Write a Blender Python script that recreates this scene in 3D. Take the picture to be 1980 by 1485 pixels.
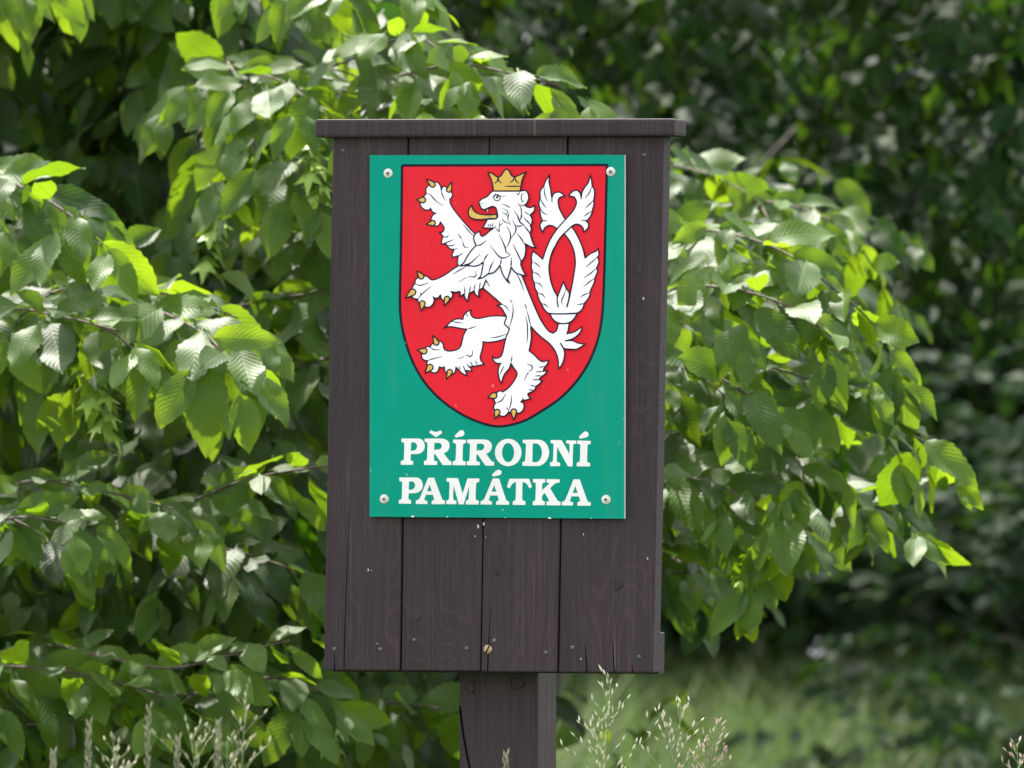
import bpy, bmesh, math, random
import numpy as np
from mathutils import Vector, Matrix
from mathutils.geometry import tessellate_polygon
from mathutils.bvhtree import BVHTree

for o in list(bpy.data.objects):
    bpy.data.objects.remove(o)
SC = bpy.context.scene
COL = SC.collection
R = math.radians
PI = math.pi

# ------------------------------------------------------------------ camera, sky, sun, exposure
D = 8.0                      # metres from the camera to the sign
S = 0.0005                   # metres per photograph pixel at the sign
EYE = 1.6
cam_data = bpy.data.cameras.new('camera')
cam = bpy.data.objects.new('camera', cam_data)
COL.objects.link(cam)
cam.location = (0, -D, EYE)
cam.rotation_euler = (R(90), 0, 0)
cam_data.sensor_width = 36.0
cam_data.lens = 36.0 * D / (1980 * S)
cam_data.clip_start = 0.1
cam_data.clip_end = 600
cam_data.dof.use_dof = True
cam_data.dof.focus_distance = D - 0.01
cam_data.dof.aperture_fstop = 13.0
SC.camera = cam

SUN_EL, SUN_AZ = 59.0, -20.0      # azimuth clockwise from +Y (straight behind the sign)
world = bpy.data.worlds.new("World")
SC.world = world
world.use_nodes = True
wn = world.node_tree
bg = wn.nodes['Background']
sky = wn.nodes.new('ShaderNodeTexSky')
sky.sky_type = 'NISHITA'
sky.sun_disc = False
sky.sun_elevation = R(SUN_EL)
sky.sun_rotation = R(SUN_AZ)
sky.air_density = 1.0
sky.dust_density = 2.5
sky.ozone_density = 1.0
hs = wn.nodes.new('ShaderNodeHueSaturation')        # thin high cloud: a paler sky
hs.inputs['Saturation'].default_value = 0.28
wn.links.new(sky.outputs[0], hs.inputs['Color'])
wn.links.new(hs.outputs[0], bg.inputs[0])
bg.inputs[1].default_value = 0.15

sun_d = bpy.data.lights.new('sun', 'SUN')
sun_d.energy = 3.0
sun_d.angle = R(0.6)
sun_d.color = (1.0, 0.95, 0.86)
sun = bpy.data.objects.new('sun', sun_d)
COL.objects.link(sun)
sdir = Vector((math.sin(R(SUN_AZ)) * math.cos(R(SUN_EL)), math.cos(R(SUN_AZ)) * math.cos(R(SUN_EL)), math.sin(R(SUN_EL))))
sun.rotation_euler = sdir.to_track_quat('Z', 'Y').to_euler()
sun.location = (4, 6, 12)

vs = SC.view_settings
vs.view_transform = 'Standard'
vs.look = 'None'
vs.exposure = 2.25
vs.gamma = 1.0
vs.use_curve_mapping = False
SC.render.engine = 'CYCLES'
SC.cycles.max_bounces = 10
SC.cycles.transmission_bounces = 6

# ------------------------------------------------------------------ helpers
def P(px, py, d):
    """point that the photograph shows at pixel px,py when it lies d metres from the camera"""
    k = S * d / D
    return Vector(((px - 990) * k, d - D, EYE - (py - 742.5) * k))

def mesh_obj(name, verts, faces, m=None, parent=None, smooth=False):
    me = bpy.data.meshes.new(name)
    me.from_pydata([tuple(v) for v in verts], [], faces)
    me.update()
    if smooth:
        me.polygons.foreach_set('use_smooth', [True] * len(me.polygons))
    o = bpy.data.objects.new(name, me)
    COL.objects.link(o)
    if m: me.materials.append(m)
    if parent: o.parent = parent
    return o

def empty(name, loc, rz=0.0):
    o = bpy.data.objects.new(name, None)
    o.empty_display_size = 0.1
    COL.objects.link(o)
    o.location = loc
    o.rotation_euler = (0, 0, rz)
    return o

def tag(o, label, cat, group=None):
    o['label'] = label
    o['category'] = cat
    if group: o['group'] = group

class NT:
    def __init__(self, name):
        self.m = bpy.data.materials.new(name)
        self.m.use_nodes = True
        self.t = self.m.node_tree
        self.b = self.t.nodes['Principled BSDF']
        self.out = self.t.nodes['Material Output']
    def n(self, typ, **kw):
        nd = self.t.nodes.new(typ)
        for k, v in kw.items():
            setattr(nd, k, v)
        return nd
    def l(self, a, b): self.t.links.new(a, b)
    def math(self, op, a, b=None, c=None):
        nd = self.n('ShaderNodeMath', operation=op)
        for i, v in enumerate((a, b, c)):
            if v is None: continue
            if isinstance(v, (int, float)): nd.inputs[i].default_value = v
            else: self.l(v, nd.inputs[i])
        return nd.outputs[0]
    def ramp(self, fac, stops):
        nd = self.n('ShaderNodeValToRGB')
        el = nd.color_ramp.elements
        while len(el) < len(stops): el.new(0.5)
        for e, (p, c) in zip(el, stops):
            e.position = p
            e.color = (*c, 1)
        self.l(fac, nd.inputs[0])
        return nd.outputs[0]
    def mix(self, fac, a, b, mode='MIX'):
        nd = self.n('ShaderNodeMixRGB', blend_type=mode)
        for i, v in enumerate((fac, a, b)):
            if isinstance(v, (int, float)): nd.inputs[i].default_value = v
            elif isinstance(v, tuple): nd.inputs[i].default_value = (*v, 1)
            else: self.l(v, nd.inputs[i])
        return nd.outputs[0]
    def noise(self, vec, scale, detail=3, rough=0.5):
        nd = self.n('ShaderNodeTexNoise')
        nd.inputs['Scale'].default_value = scale
        nd.inputs['Detail'].default_value = detail
        nd.inputs['Roughness'].default_value = rough
        if vec is not None: self.l(vec, nd.inputs['Vector'])
        return nd.outputs[0]
    def bump(self, h, strength, dist):
        nd = self.n('ShaderNodeBump')
        nd.inputs['Strength'].default_value = strength
        nd.inputs['Distance'].default_value = dist
        self.l(h, nd.inputs['Height'])
        return nd.outputs[0]
    def mapping(self, vec, sc=(1, 1, 1)):
        nd = self.n('ShaderNodeMapping')
        nd.inputs['Scale'].default_value = sc
        self.l(vec, nd.inputs['Vector'])
        return nd.outputs[0]

def plain(name, col, rough=0.5, spec=0.5, metal=0.0, var=0.12, vscale=40.0, bump=0.0):
    t = NT(name)
    tc = t.n('ShaderNodeTexCoord').outputs['Object']
    nz = t.noise(tc, vscale, 4)
    lo = tuple(c * (1 - var) for c in col)
    hi = tuple(min(1, c * (1 + var)) for c in col)
    t.l(t.ramp(nz, [(0.3, lo), (0.7, hi)]), t.b.inputs['Base Color'])
    t.b.inputs['Roughness'].default_value = rough
    t.b.inputs['Specular IOR Level'].default_value = spec
    t.b.inputs['Metallic'].default_value = metal
    if bump: t.l(t.bump(nz, bump, 0.002), t.b.inputs['Normal'])
    return t.m

# ------------------------------------------------------------------ materials
def wood_mat(name, endgrain=False, tint=1.0):
    t = NT(name)
    tc = t.n('ShaderNodeTexCoord').outputs['Object']
    oi = t.n('ShaderNodeObjectInfo')
    off = t.math('MULTIPLY', oi.outputs['Random'], 37.0)
    cb = t.n('ShaderNodeCombineXYZ')
    t.l(off, cb.inputs[0]); t.l(off, cb.inputs[1]); t.l(t.math('MULTIPLY', off, 0.37), cb.inputs[2])
    ad = t.n('ShaderNodeVectorMath', operation='ADD')
    t.l(tc, ad.inputs[0]); t.l(cb.outputs[0], ad.inputs[1])
    v = ad.outputs[0]
    slow = t.noise(t.mapping(v, (9, 9, 2.2)), 1.0, 2, 0.4)           # the big flame figure of the boards
    mid = t.noise(t.mapping(v, (60, 60, 3.0)), 1.0, 3, 0.55)
    fine = t.noise(t.mapping(v, (520, 520, 9.0)), 1.0, 4, 0.65)      # fine vertical fibre
    rings = t.math('SINE', t.math('ADD', t.math('MULTIPLY', slow, 390.0), t.math('MULTIPLY', mid, 3.0)))
    rings = t.math('POWER', t.math('ADD', t.math('MULTIPLY', rings, 0.5), 0.5), 9.0)
    rings = t.math('MULTIPLY', rings, t.ramp(t.noise(t.mapping(v, (11, 11, 5)), 1.0, 3, 0.5), [(0.38, (0.08,) * 3), (0.68, (1,) * 3)]))
    k = tint
    base = t.ramp(fine, [(0.28, (0.0205 * k, 0.0138 * k, 0.0155 * k)), (0.5, (0.0315 * k, 0.0208 * k, 0.0236 * k)), (0.74, (0.050 * k, 0.0335 * k, 0.0365 * k))])
    board = t.math('ADD', t.math('MULTIPLY', oi.outputs['Random'], 0.34), 0.83)       # each board took the stain differently
    bc = t.n('ShaderNodeCombineXYZ')
    for q in range(3): t.l(board, bc.inputs[q])
    base = t.mix(1.0, base, bc.outputs[0], 'MULTIPLY')
    base = t.mix(t.math('MULTIPLY', rings, 0.30), base, (0.092 * k, 0.056 * k, 0.052 * k))
    blot = t.noise(t.mapping(v, (14, 14, 6)), 1.0, 5, 0.6)
    base = t.mix(t.math('MULTIPLY', t.ramp(blot, [(0.42, (0, 0, 0)), (0.70, (1, 1, 1))]), 0.5), base, (0.020, 0.0155, 0.0185))
    # worn streaks where the stain has gone
    wear = t.noise(t.mapping(v, (240, 240, 5.5)), 1.0, 3, 0.5)
    wear2 = t.noise(t.mapping(v, (18, 18, 3)), 1.0, 2, 0.5)
    w = t.math('MULTIPLY', t.ramp(wear, [(0.66, (0, 0, 0)), (0.74, (1, 1, 1))]), t.ramp(wear2, [(0.5, (0, 0, 0)), (0.7, (1, 1, 1))]))
    base = t.mix(t.math('MULTIPLY', w, 0.75), base, (0.20, 0.155, 0.14))
    chips = t.noise(t.mapping(v, (110, 110, 45)), 1.0, 2, 0.4)
    base = t.mix(t.ramp(chips, [(0.825, (0, 0, 0)), (0.84, (1, 1, 1))]), base, (0.42, 0.40, 0.40))
    t.l(base, t.b.inputs['Base Color'])
    t.l(t.ramp(mid, [(0.3, (0.48,) * 3), (0.7, (0.66,) * 3)]), t.b.inputs['Roughness'])
    t.b.inputs['Specular IOR Level'].default_value = 0.2
    h = t.math('ADD', t.math('MULTIPLY', fine, 0.8), t.math('MULTIPLY', rings, 0.35))
    t.l(t.bump(h, 0.55, 0.0012), t.b.inputs['Normal'])
    return t.m

def sawn_mat(name):
    """end face of a sawn board: cross-hatching saw marks"""
    t = NT(name)
    tc = t.n('ShaderNodeTexCoord').outputs['Object']
    nz = t.noise(t.mapping(tc, (200, 200, 420)), 1.0, 3, 0.6)
    t.l(t.ramp(nz, [(0.3, (0.026, 0.018, 0.021)), (0.7, (0.064, 0.045, 0.050))]), t.b.inputs['Base Color'])
    t.b.inputs['Roughness'].default_value = 0.75
    t.b.inputs['Specular IOR Level'].default_value = 0.2
    t.l(t.bump(nz, 0.6, 0.0015), t.b.inputs['Normal'])
    return t.m

WOOD = wood_mat('dark_stained_wood')
SAWN = sawn_mat('sawn_board_edge')

def plate_mat(name, col, rough=0.30):
    t = NT(name)
    tc = t.n('ShaderNodeTexCoord').outputs['Object']
    nz = t.noise(tc, 22.0, 5, 0.6)
    c = t.ramp(nz, [(0.3, tuple(x * 0.95 for x in col)), (0.7, tuple(min(1, x * 1.04) for x in col))])
    sp = t.noise(t.mapping(tc, (260, 260, 120)), 1.0, 2, 0.4)
    c = t.mix(t.math('MULTIPLY', t.ramp(sp, [(0.775, (0, 0, 0)), (0.80, (1, 1, 1))]), 0.55), c, tuple(min(1.0, x * 0.5 + 0.35) for x in col))
    gr = t.noise(t.mapping(tc, (70, 70, 5)), 1.0, 4, 0.6)
    c = t.mix(t.math('MULTIPLY', t.ramp(gr, [(0.52, (0, 0, 0)), (0.75, (1, 1, 1))]), 0.07), c, (0.16, 0.15, 0.12))
    t.l(c, t.b.inputs['Base Color'])
    t.l(t.ramp(t.noise(tc, 60.0, 4), [(0.3, (rough * 0.85,) * 3), (0.7, (rough * 1.25,) * 3)]), t.b.inputs['Roughness'])
    t.b.inputs['Specular IOR Level'].default_value = 0.06
    return t.m

GREEN = plate_mat('green_enamel', (0.001, 0.245, 0.168))
RED = plate_mat('red_enamel', (0.66, 0.017, 0.030))
WHITE = plate_mat('white_enamel', (0.85, 0.80, 0.87))
CREAM = plate_mat('cream_lettering', (0.74, 0.70, 0.68))
GOLD = plate_mat('gold_paint', (0.62, 0.385, 0.095))
INK = plate_mat('dark_blue_black_line', (0.012, 0.012, 0.024))
CORE = plain('white_plate_core', (0.70, 0.72, 0.66), 0.5)
STEEL = plain('galvanised_steel', (0.60, 0.57, 0.52), 0.5, 0.5, 0.45, 0.25, 400)
BRASS = plain('brassy_screw', (0.34, 0.24, 0.15), 0.45, 0.5, 0.6, 0.35, 500)
NAIL = plain('stained_nail_head', (0.085, 0.075, 0.085), 0.42, 0.5, 0.3, 0.3, 300)
SLOT = plain('dark_recess', (0.003, 0.0025, 0.0025), 0.9, 0.05)  # near-black paint for the shade inside cracks and screw recesses; also knot rings

def leaf_mat(name, base_lo, base_hi, tr_lo, tr_hi, trans=0.42, rough=0.42, spec=0.45):
    t = NT(name)
    uv = t.n('ShaderNodeUVMap').outputs[0]
    sx = t.n('ShaderNodeSeparateXYZ'); t.l(uv, sx.inputs[0])
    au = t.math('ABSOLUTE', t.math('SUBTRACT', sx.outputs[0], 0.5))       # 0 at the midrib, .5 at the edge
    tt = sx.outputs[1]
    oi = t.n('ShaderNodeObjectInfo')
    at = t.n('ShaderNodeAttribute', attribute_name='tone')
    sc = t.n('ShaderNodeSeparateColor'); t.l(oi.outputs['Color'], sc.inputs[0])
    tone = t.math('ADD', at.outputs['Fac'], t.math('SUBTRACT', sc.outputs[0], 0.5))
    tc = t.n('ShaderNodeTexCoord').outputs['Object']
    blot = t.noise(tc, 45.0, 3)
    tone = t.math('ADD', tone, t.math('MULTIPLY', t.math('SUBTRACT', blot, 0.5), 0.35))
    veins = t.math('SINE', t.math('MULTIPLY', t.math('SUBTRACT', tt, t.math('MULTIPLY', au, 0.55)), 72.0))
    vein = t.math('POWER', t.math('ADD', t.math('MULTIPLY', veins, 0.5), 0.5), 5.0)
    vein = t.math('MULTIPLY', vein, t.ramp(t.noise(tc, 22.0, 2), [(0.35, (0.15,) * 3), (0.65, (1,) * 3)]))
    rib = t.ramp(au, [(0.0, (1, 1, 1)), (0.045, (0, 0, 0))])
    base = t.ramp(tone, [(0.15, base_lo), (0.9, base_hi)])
    line = t.math('MAXIMUM', t.math('MULTIPLY', vein, 0.55), rib)
    base = t.mix(t.math('MULTIPLY', line, 0.45), base, tuple(min(1, c * 1.6 + 0.01) for c in base_hi))
    spots = t.noise(t.mapping(t.n('ShaderNodeNewGeometry').outputs['Position'], (1, 1, 1)), 330.0, 2, 0.5)
    base = t.mix(t.math('MULTIPLY', t.ramp(spots, [(0.735, (0, 0, 0)), (0.755, (1, 1, 1))]), 0.8), base, (0.10, 0.065, 0.025))
    t.l(base, t.b.inputs['Base Color'])
    dust = t.noise(tc, 160.0, 3, 0.6)
    t.l(t.math('ADD', t.math('MULTIPLY', dust, 0.22), rough - 0.11), t.b.inputs['Roughness'])
    t.b.inputs['Specular IOR Level'].default_value = spec
    h = t.math('SUBTRACT', t.math('MULTIPLY', veins, 0.5), t.math('MULTIPLY', rib, 1.2))
    nrm = t.bump(h, 0.20, 0.0010)
    t.l(nrm, t.b.inputs['Normal'])
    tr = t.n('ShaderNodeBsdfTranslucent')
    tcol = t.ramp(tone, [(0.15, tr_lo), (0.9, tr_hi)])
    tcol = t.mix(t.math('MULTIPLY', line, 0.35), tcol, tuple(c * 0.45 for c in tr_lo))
    t.l(tcol, tr.inputs[0])
    t.l(nrm, tr.inputs['Normal'])
    mx = t.n('ShaderNodeMixShader')
    mx.inputs[0].default_value = trans
    t.l(t.b.outputs[0], mx.inputs[1]); t.l(tr.outputs[0], mx.inputs[2])
    t.l(mx.outputs[0], t.out.inputs[0])
    return t.m

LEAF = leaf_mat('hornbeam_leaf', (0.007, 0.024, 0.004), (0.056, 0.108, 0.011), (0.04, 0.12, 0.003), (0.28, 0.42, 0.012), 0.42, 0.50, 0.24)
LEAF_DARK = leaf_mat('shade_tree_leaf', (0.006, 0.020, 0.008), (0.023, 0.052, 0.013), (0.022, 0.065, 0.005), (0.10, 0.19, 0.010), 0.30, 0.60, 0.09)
BRACT = plain('pale_green_bract', (0.26, 0.38, 0.07), 0.5, 0.4, 0, 0.2, 30)

def bark_mat(name, a, b):
    t = NT(name)
    tc = t.n('ShaderNodeTexCoord').outputs['Object']
    nz = t.noise(t.mapping(tc, (40, 40, 12)), 1.0, 5, 0.6)
    t.l(t.ramp(nz, [(0.3, a), (0.7, b)]), t.b.inputs['Base Color'])
    t.b.inputs['Roughness'].default_value = 0.75
    t.l(t.bump(nz, 0.6, 0.006), t.b.inputs['Normal'])
    return t.m
BARK = bark_mat('grey_brown_bark', (0.025, 0.020, 0.016), (0.075, 0.060, 0.048))
TWIG = bark_mat('reddish_twig_bark', (0.035, 0.022, 0.016), (0.090, 0.055, 0.038))
# ------------------------------------------------------------------ the sign post
YAW = R(16)
CA, SA = math.cos(YAW), math.sin(YAW)
NRM = Vector((-SA, -CA, 0))        # the way the boards face
XAX = Vector((CA, -SA, 0))
CAMP = Vector((0, -D, EYE))
root = empty('sign_post', (0, 0, 0), -YAW)
tag(root, 'dark brown wooden sign post carrying a green plate with a red shield and white lion', 'sign post')

def F(px, py, off=0.0):
    """local (x, z) of pixel px,py on the sign's plane that stands off metres in front of the boards"""
    d = Vector(((px - 990) * S / D, 1.0, -(py - 742.5) * S / D))
    k = (off - CAMP.dot(NRM)) / d.dot(NRM)
    p = CAMP + d * k
    return p.dot(XAX), p.z

def L(px, py, off=0.0):
    x, z = F(px, py, off)
    return Vector((x, -off, z))

def slab(name, quad, y0, y1, m, parent, bevel=0.0012, end_m=None, jitter=0.0, seed=0):
    """board between local depth y0 (front) and y1 (back); quad = four local (x, z) corners: TL, TR, BR, BL"""
    bm = bmesh.new()
    f = [bm.verts.new((x, y0, z)) for x, z in quad]
    b = [bm.verts.new((x, y1, z)) for x, z in quad]
    bm.faces.new(f); bm.faces.new(b[::-1])
    for i in range(4):
        bm.faces.new((f[i], b[i], b[(i + 1) % 4], f[(i + 1) % 4]))
    bmesh.ops.recalc_face_normals(bm, faces=bm.faces)
    if bevel:
        bmesh.ops.bevel(bm, geom=list(bm.edges), offset=bevel, segments=2, profile=0.6, affect='EDGES')
    if end_m:
        for fc in bm.faces:
            if abs(fc.normal.x) > 0.85 or abs(fc.normal.z) > 0.9: fc.material_index = 1
    me = bpy.data.meshes.new(name)
    bm.to_mesh(me); bm.free()
    me.materials.append(m)
    if end_m: me.materials.append(end_m)
    o = bpy.data.objects.new(name, me)
    COL.objects.link(o)
    o.parent = parent
    return o

def disc(name, x, y, z, r, h, m, parent, dome=0.35, n=20):
    """round head standing h proud of local depth y, facing the front"""
    vs_, fs_ = [], []
    rings = [(r, 0.0), (r * 0.98, h * (1 - dome)), (r * 0.75, h * 0.92), (r * 0.35, h)]
    for rr, hh in rings:
        for i in range(n):
            a = 2 * PI * i / n
            vs_.append((x + rr * math.cos(a), y - hh, z + rr * math.sin(a)))
    for k in range(len(rings) - 1):
        for i in range(n):
            fs_.append((k * n + i, k * n + (i + 1) % n, (k + 1) * n + (i + 1) % n, (k + 1) * n + i))
    fs_.append(tuple((len(rings) - 1) * n + i for i in range(n)))
    return mesh_obj(name, vs_, fs_, m, parent, True)

# boards of the front
PT = 0.026
plank_px = [((643.5, 262), (787.5, 262), (772.0, 1296.5), (626, 1296)),
            ((790.0, 262), (945.0, 262), (928.0, 1297.5), (775.5, 1297)),
            ((947.5, 262), (1096.0, 262), (1077.0, 1299.5), (931, 1298.5)),
            ((1099.0, 262), (1284, 262), (1262.5, 1301), (1080, 1300))]
planks = []
for i, q in enumerate(plank_px):
    dy = (0.0, 0.0012, -0.0008, 0.0005)[i]
    planks.append(slab('plank', [F(*p) for p in q], dy, PT, WOOD, root, 0.0014, SAWN))
# drying cracks: black strips on the boards' lower ends, painting the shade inside
def crack(parent, pts, y, w=0.0007):
    vs_, fs_ = [], []
    n = len(pts)
    for i, (px, py) in enumerate(pts):
        x, z = F(px, py)
        ww = w * (0.25 + 0.75 * (i / (n - 1)))
        vs_ += [(x - ww, y - 0.0003, z), (x + ww, y - 0.0003, z)]
    for i in range(n - 1):
        fs_.append((2 * i, 2 * i + 1, 2 * i + 3, 2 * i + 2))
    mesh_obj('crack', vs_, fs_, SLOT, parent)
crack(planks[0], [(675, 985), (673, 1060), (670, 1130), (667, 1220), (665, 1294)], 0.0, 0.0005)
crack(planks[0], [(647, 1262), (647, 1280), (647, 1295)], 0.0)
crack(planks[2], [(949, 1170), (947, 1220), (945, 1260), (943, 1297)], -0.0008)
crack(planks[3], [(1131, 1248), (1133, 1272), (1135, 1299)], 0.0005)
crack(planks[3], [(1184, 1240), (1186, 1275), (1188, 1300)], 0.0005)
crack(planks[3], [(1222, 1285), (1223, 1293), (1223, 1300)], 0.0005, 0.0005)
crack(planks[3], [(1169, 1290), (1169, 1296), (1169, 1300)], 0.0005)
for pi, px, py, r in [(0, 646.6, 1254.8, 4.3), (0, 730, 1245.6, 3.2), (0, 735.5, 1255.5, 4.4), (1, 800.5, 1237.6, 3.8), (1, 902, 1253.6, 4.4),
                      (2, 956.5, 1238.8, 5.0), (2, 1056, 1262, 4.6), (3, 1107, 1252, 4.6), (3, 1235.5, 1270, 4.4), (0, 663.7, 290.8, 4.2), (3, 1246, 299.5, 4.2)]:
    x, z = F(px, py)
    disc('nail', x, (0.0, 0.0012, -0.0008, 0.0005)[pi] + 0.0002, z, r * S, 0.0014, NAIL, planks[pi], 0.5, 12)
x, z = F(944, 1255.5)
sc_ = disc('screw', x, -0.0006, z, 9.0 * S, 0.0018, BRASS, planks[2], 0.4, 20)
a = R(62)
dx, dz = math.cos(a) * 9.2 * S, math.sin(a) * 9.2 * S
nx, nz_ = -math.sin(a) * 0.0006, math.cos(a) * 0.0006
mesh_obj('screw_slot', [(x - dx + nx, -0.00265, z - dz + nz_), (x - dx - nx, -0.00265, z - dz - nz_), (x + dx - nx, -0.00265, z + dz - nz_), (x + dx + nx, -0.00265, z + dz + nz_)], [(0, 1, 2, 3)], SLOT, planks[2])
# knots
def knot(parent, px, py, rx, rz, y, ring=False):
    x, z = F(px, py, -y)
    vs_, fs_ = [], []
    n = 16
    for k, (s, h) in enumerate([(1.0, 0.0002), (0.8, 0.0008), (0.45, 0.0005), (0.1, 0.0007)]):
        for i in range(n):
            a = 2 * PI * i / n
            w = 1 + 0.12 * math.sin(3 * a + px)
            vs_.append((x + rx * S * s * w * math.cos(a), y - h, z + rz * S * s * w * math.sin(a)))
    for k in range(3):
        for i in range(n):
            fs_.append((k * n + i, k * n + (i + 1) % n, (k + 1) * n + (i + 1) % n, (k + 1) * n + i))
    fs_.append(tuple(3 * n + i for i in range(n)))
    mesh_obj('knot', vs_, fs_, WOOD, parent, True)
    if not ring: return
    rv, rf = [], []
    for i in range(n):
        a = 2 * PI * i / n
        w = 1 + 0.12 * math.sin(3 * a + px)
        t_ = 0.030 + 0.030 * math.sin(a * 2 + py)
        for s in (0.97 - t_, 1.0 + t_ * .6):
            rv.append((x + rx * S * s * w * math.cos(a), y - 0.00075 + (0.0004 if s > .99 else 0), z + rz * S * s * w * math.sin(a)))
    for i in range(n):
        j = (i + 1) % n
        if (i + int(px)) % n in (3, 4, 5, 9, 10, 13): continue
        rf.append((2*i, 2*j, 2*j+1, 2*i+1))
    mesh_obj('knot_ring', rv, rf, SLOT, parent)
knot(planks[1], 806, 1190, 10, 13, 0.0012)

knot(planks[3], 1195, 1130, 9, 12, 0.0005)
knot(planks[2], 960, 1105, 6, 8, -0.0008)
knot(planks[3], 1235, 520, 7, 10, 0.0005)
FLECK = plain('pale_fleck', (0.45, 0.43, 0.42), 0.6)
for pi, px, py, r in ((1, 924, 1018, 2.6), (2, 936, 1013, 2.2), (1, 918, 1037, 1.2), (2, 940, 1038, 0.9), (0, 712, 1102, 1.9), (0, 718, 1103, 1.0), (3, 1128, 1033, 1.6), (3, 1244, 577, 2.0), (3, 1123, 1274, 1.5), (3, 1252, 1080, 1.6)):
    x, z = F(px, py)
    yy = (0.0, 0.0012, -0.0008, 0.0005)[pi] - 0.00025
    q = [(x + r * S * .7 * math.cos(2*PI*i/8) * (1 + .3 * math.sin(i * 2.1 + px)), yy, z + r * S * 1.5 * math.sin(2*PI*i/8)) for i in range(8)]
    mesh_obj('paint_fleck', q, [tuple(range(8))], FLECK, planks[pi])

# battens behind the boards, just showing at the right
def px_local(px, py, y): return F(px, py, -y)
bx1 = F(1285.5, 1262, -0.048)[0]
slab('batten', [F(650, 1224, -PT), (bx1, F(1285, 1224, -PT)[1]), (bx1 - 0.0005, F(1285, 1303.5, -PT)[1]), F(640, 1299, -PT)], PT + 0.0012, 0.048, WOOD, root, 0.001, SAWN)
bx2 = F(1295, 300, -0.048)[0]
slab('batten', [F(660, 262, -PT), (bx2 + 0.0005, F(1285, 264, -PT)[1]), (bx2, F(1285, 349, -PT)[1]), F(655, 345, -PT)], PT + 0.0012, 0.048, WOOD, root, 0.001, SAWN)
# cap board
yf = -0.013
slab('roof_board', [F(608.5, 230.5, 0.013), F(1304.5, 229, 0.013), F(1304.5, 262, 0.013), F(608.5, 265.5, 0.013)], yf, 0.033, WOOD, root, 0.0028, SAWN)
# post
pf = PT + 0.0005
pl, pr = F(887, 1400, -0.0495)[0], F(1040.5, 1400, -0.0495)[0]
slab('post', [(pl, 1.83), (pr, 1.83), (pr, -0.1), (pl, -0.1)], 0.0495, 0.0495 + 0.068, WOOD, root, 0.003)
# long split down the post's left edge, its inner shade a painted black strip
def pcrack(pts, w):
    vs_, fs_ = [], []
    for i, (px, py) in enumerate(pts):
        x, z = F(px, py, -0.0495)
        vs_ += [(x - w, 0.0492, z), (x + w, 0.0492, z)]
    for i in range(len(pts) - 1): fs_.append((2 * i, 2 * i + 1, 2 * i + 3, 2 * i + 2))
    o = mesh_obj('crack', vs_, fs_, SLOT, root)
pcrack([(889.5, 1365), (892, 1390), (896, 1420), (903, 1460), (912, 1500), (915, 1560)], 0.0011)
knot(root, 910, 1328, 9, 13, 0.0495, True)
knot(root, 1000, 1322, 14, 12, 0.0495, True)

# ------------------------------------------------------------------ the plate
PF = 0.0062                      # plate front, metres in front of the boards
plate = slab('sign_plate', [F(715, 300, PF), F(1207.5, 299.5, PF), F(1207, 1003, PF), F(714.5, 999, PF)], -PF, -0.0010, GREEN, root, 0.0, CORE)
plate['label'] = 'green enamelled plate with a red shield, white crowned lion and white lettering'
for fc in plate.data.polygons:
    fc.material_index = 0 if fc.normal.y < -0.9 else 1

def smooth_path(pts, closed, sub=4, ang=48):
    n = len(pts)
    pts = [Vector((p[0], p[1])) for p in pts]
    corner = []
    for i in range(n):
        if not closed and i in (0, n - 1):
            corner.append(True); continue
        a, b, c = pts[i - 1], pts[i], pts[(i + 1) % n]
        u, v = (b - a), (c - b)
        if u.length < 1e-6 or v.length < 1e-6: corner.append(True); continue
        corner.append(abs(u.angle(v)) > R(ang))
    out = []
    rng = n if closed else n - 1
    for i in range(rng):
        p1, p2 = pts[i], pts[(i + 1) % n]
        p0 = pts[i - 1] if not corner[i] else p1 + (p1 - p2) * 0.3
        p3 = pts[(i + 2) % n] if not corner[(i + 1) % n] else p2 + (p2 - p1) * 0.3
        m1 = (p2 - p0) * 0.5 if not corner[i] else (p2 - p1) * 1.0
        m2 = (p3 - p1) * 0.5 if not corner[(i + 1) % n] else (p2 - p1) * 1.0
        l = (p2 - p1).length
        if m1.length > l: m1 *= l / m1.length
        if m2.length > l: m2 *= l / m2.length
        for k in range(sub):
            t = k / sub
            h00, h10, h01, h11 = 2*t**3 - 3*t**2 + 1, t**3 - 2*t**2 + t, -2*t**3 + 3*t**2, t**3 - t**2
            out.append(p1 * h00 + m1 * h10 + p2 * h01 + m2 * h11)
    if not closed: out.append(pts[-1])
    return out

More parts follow.
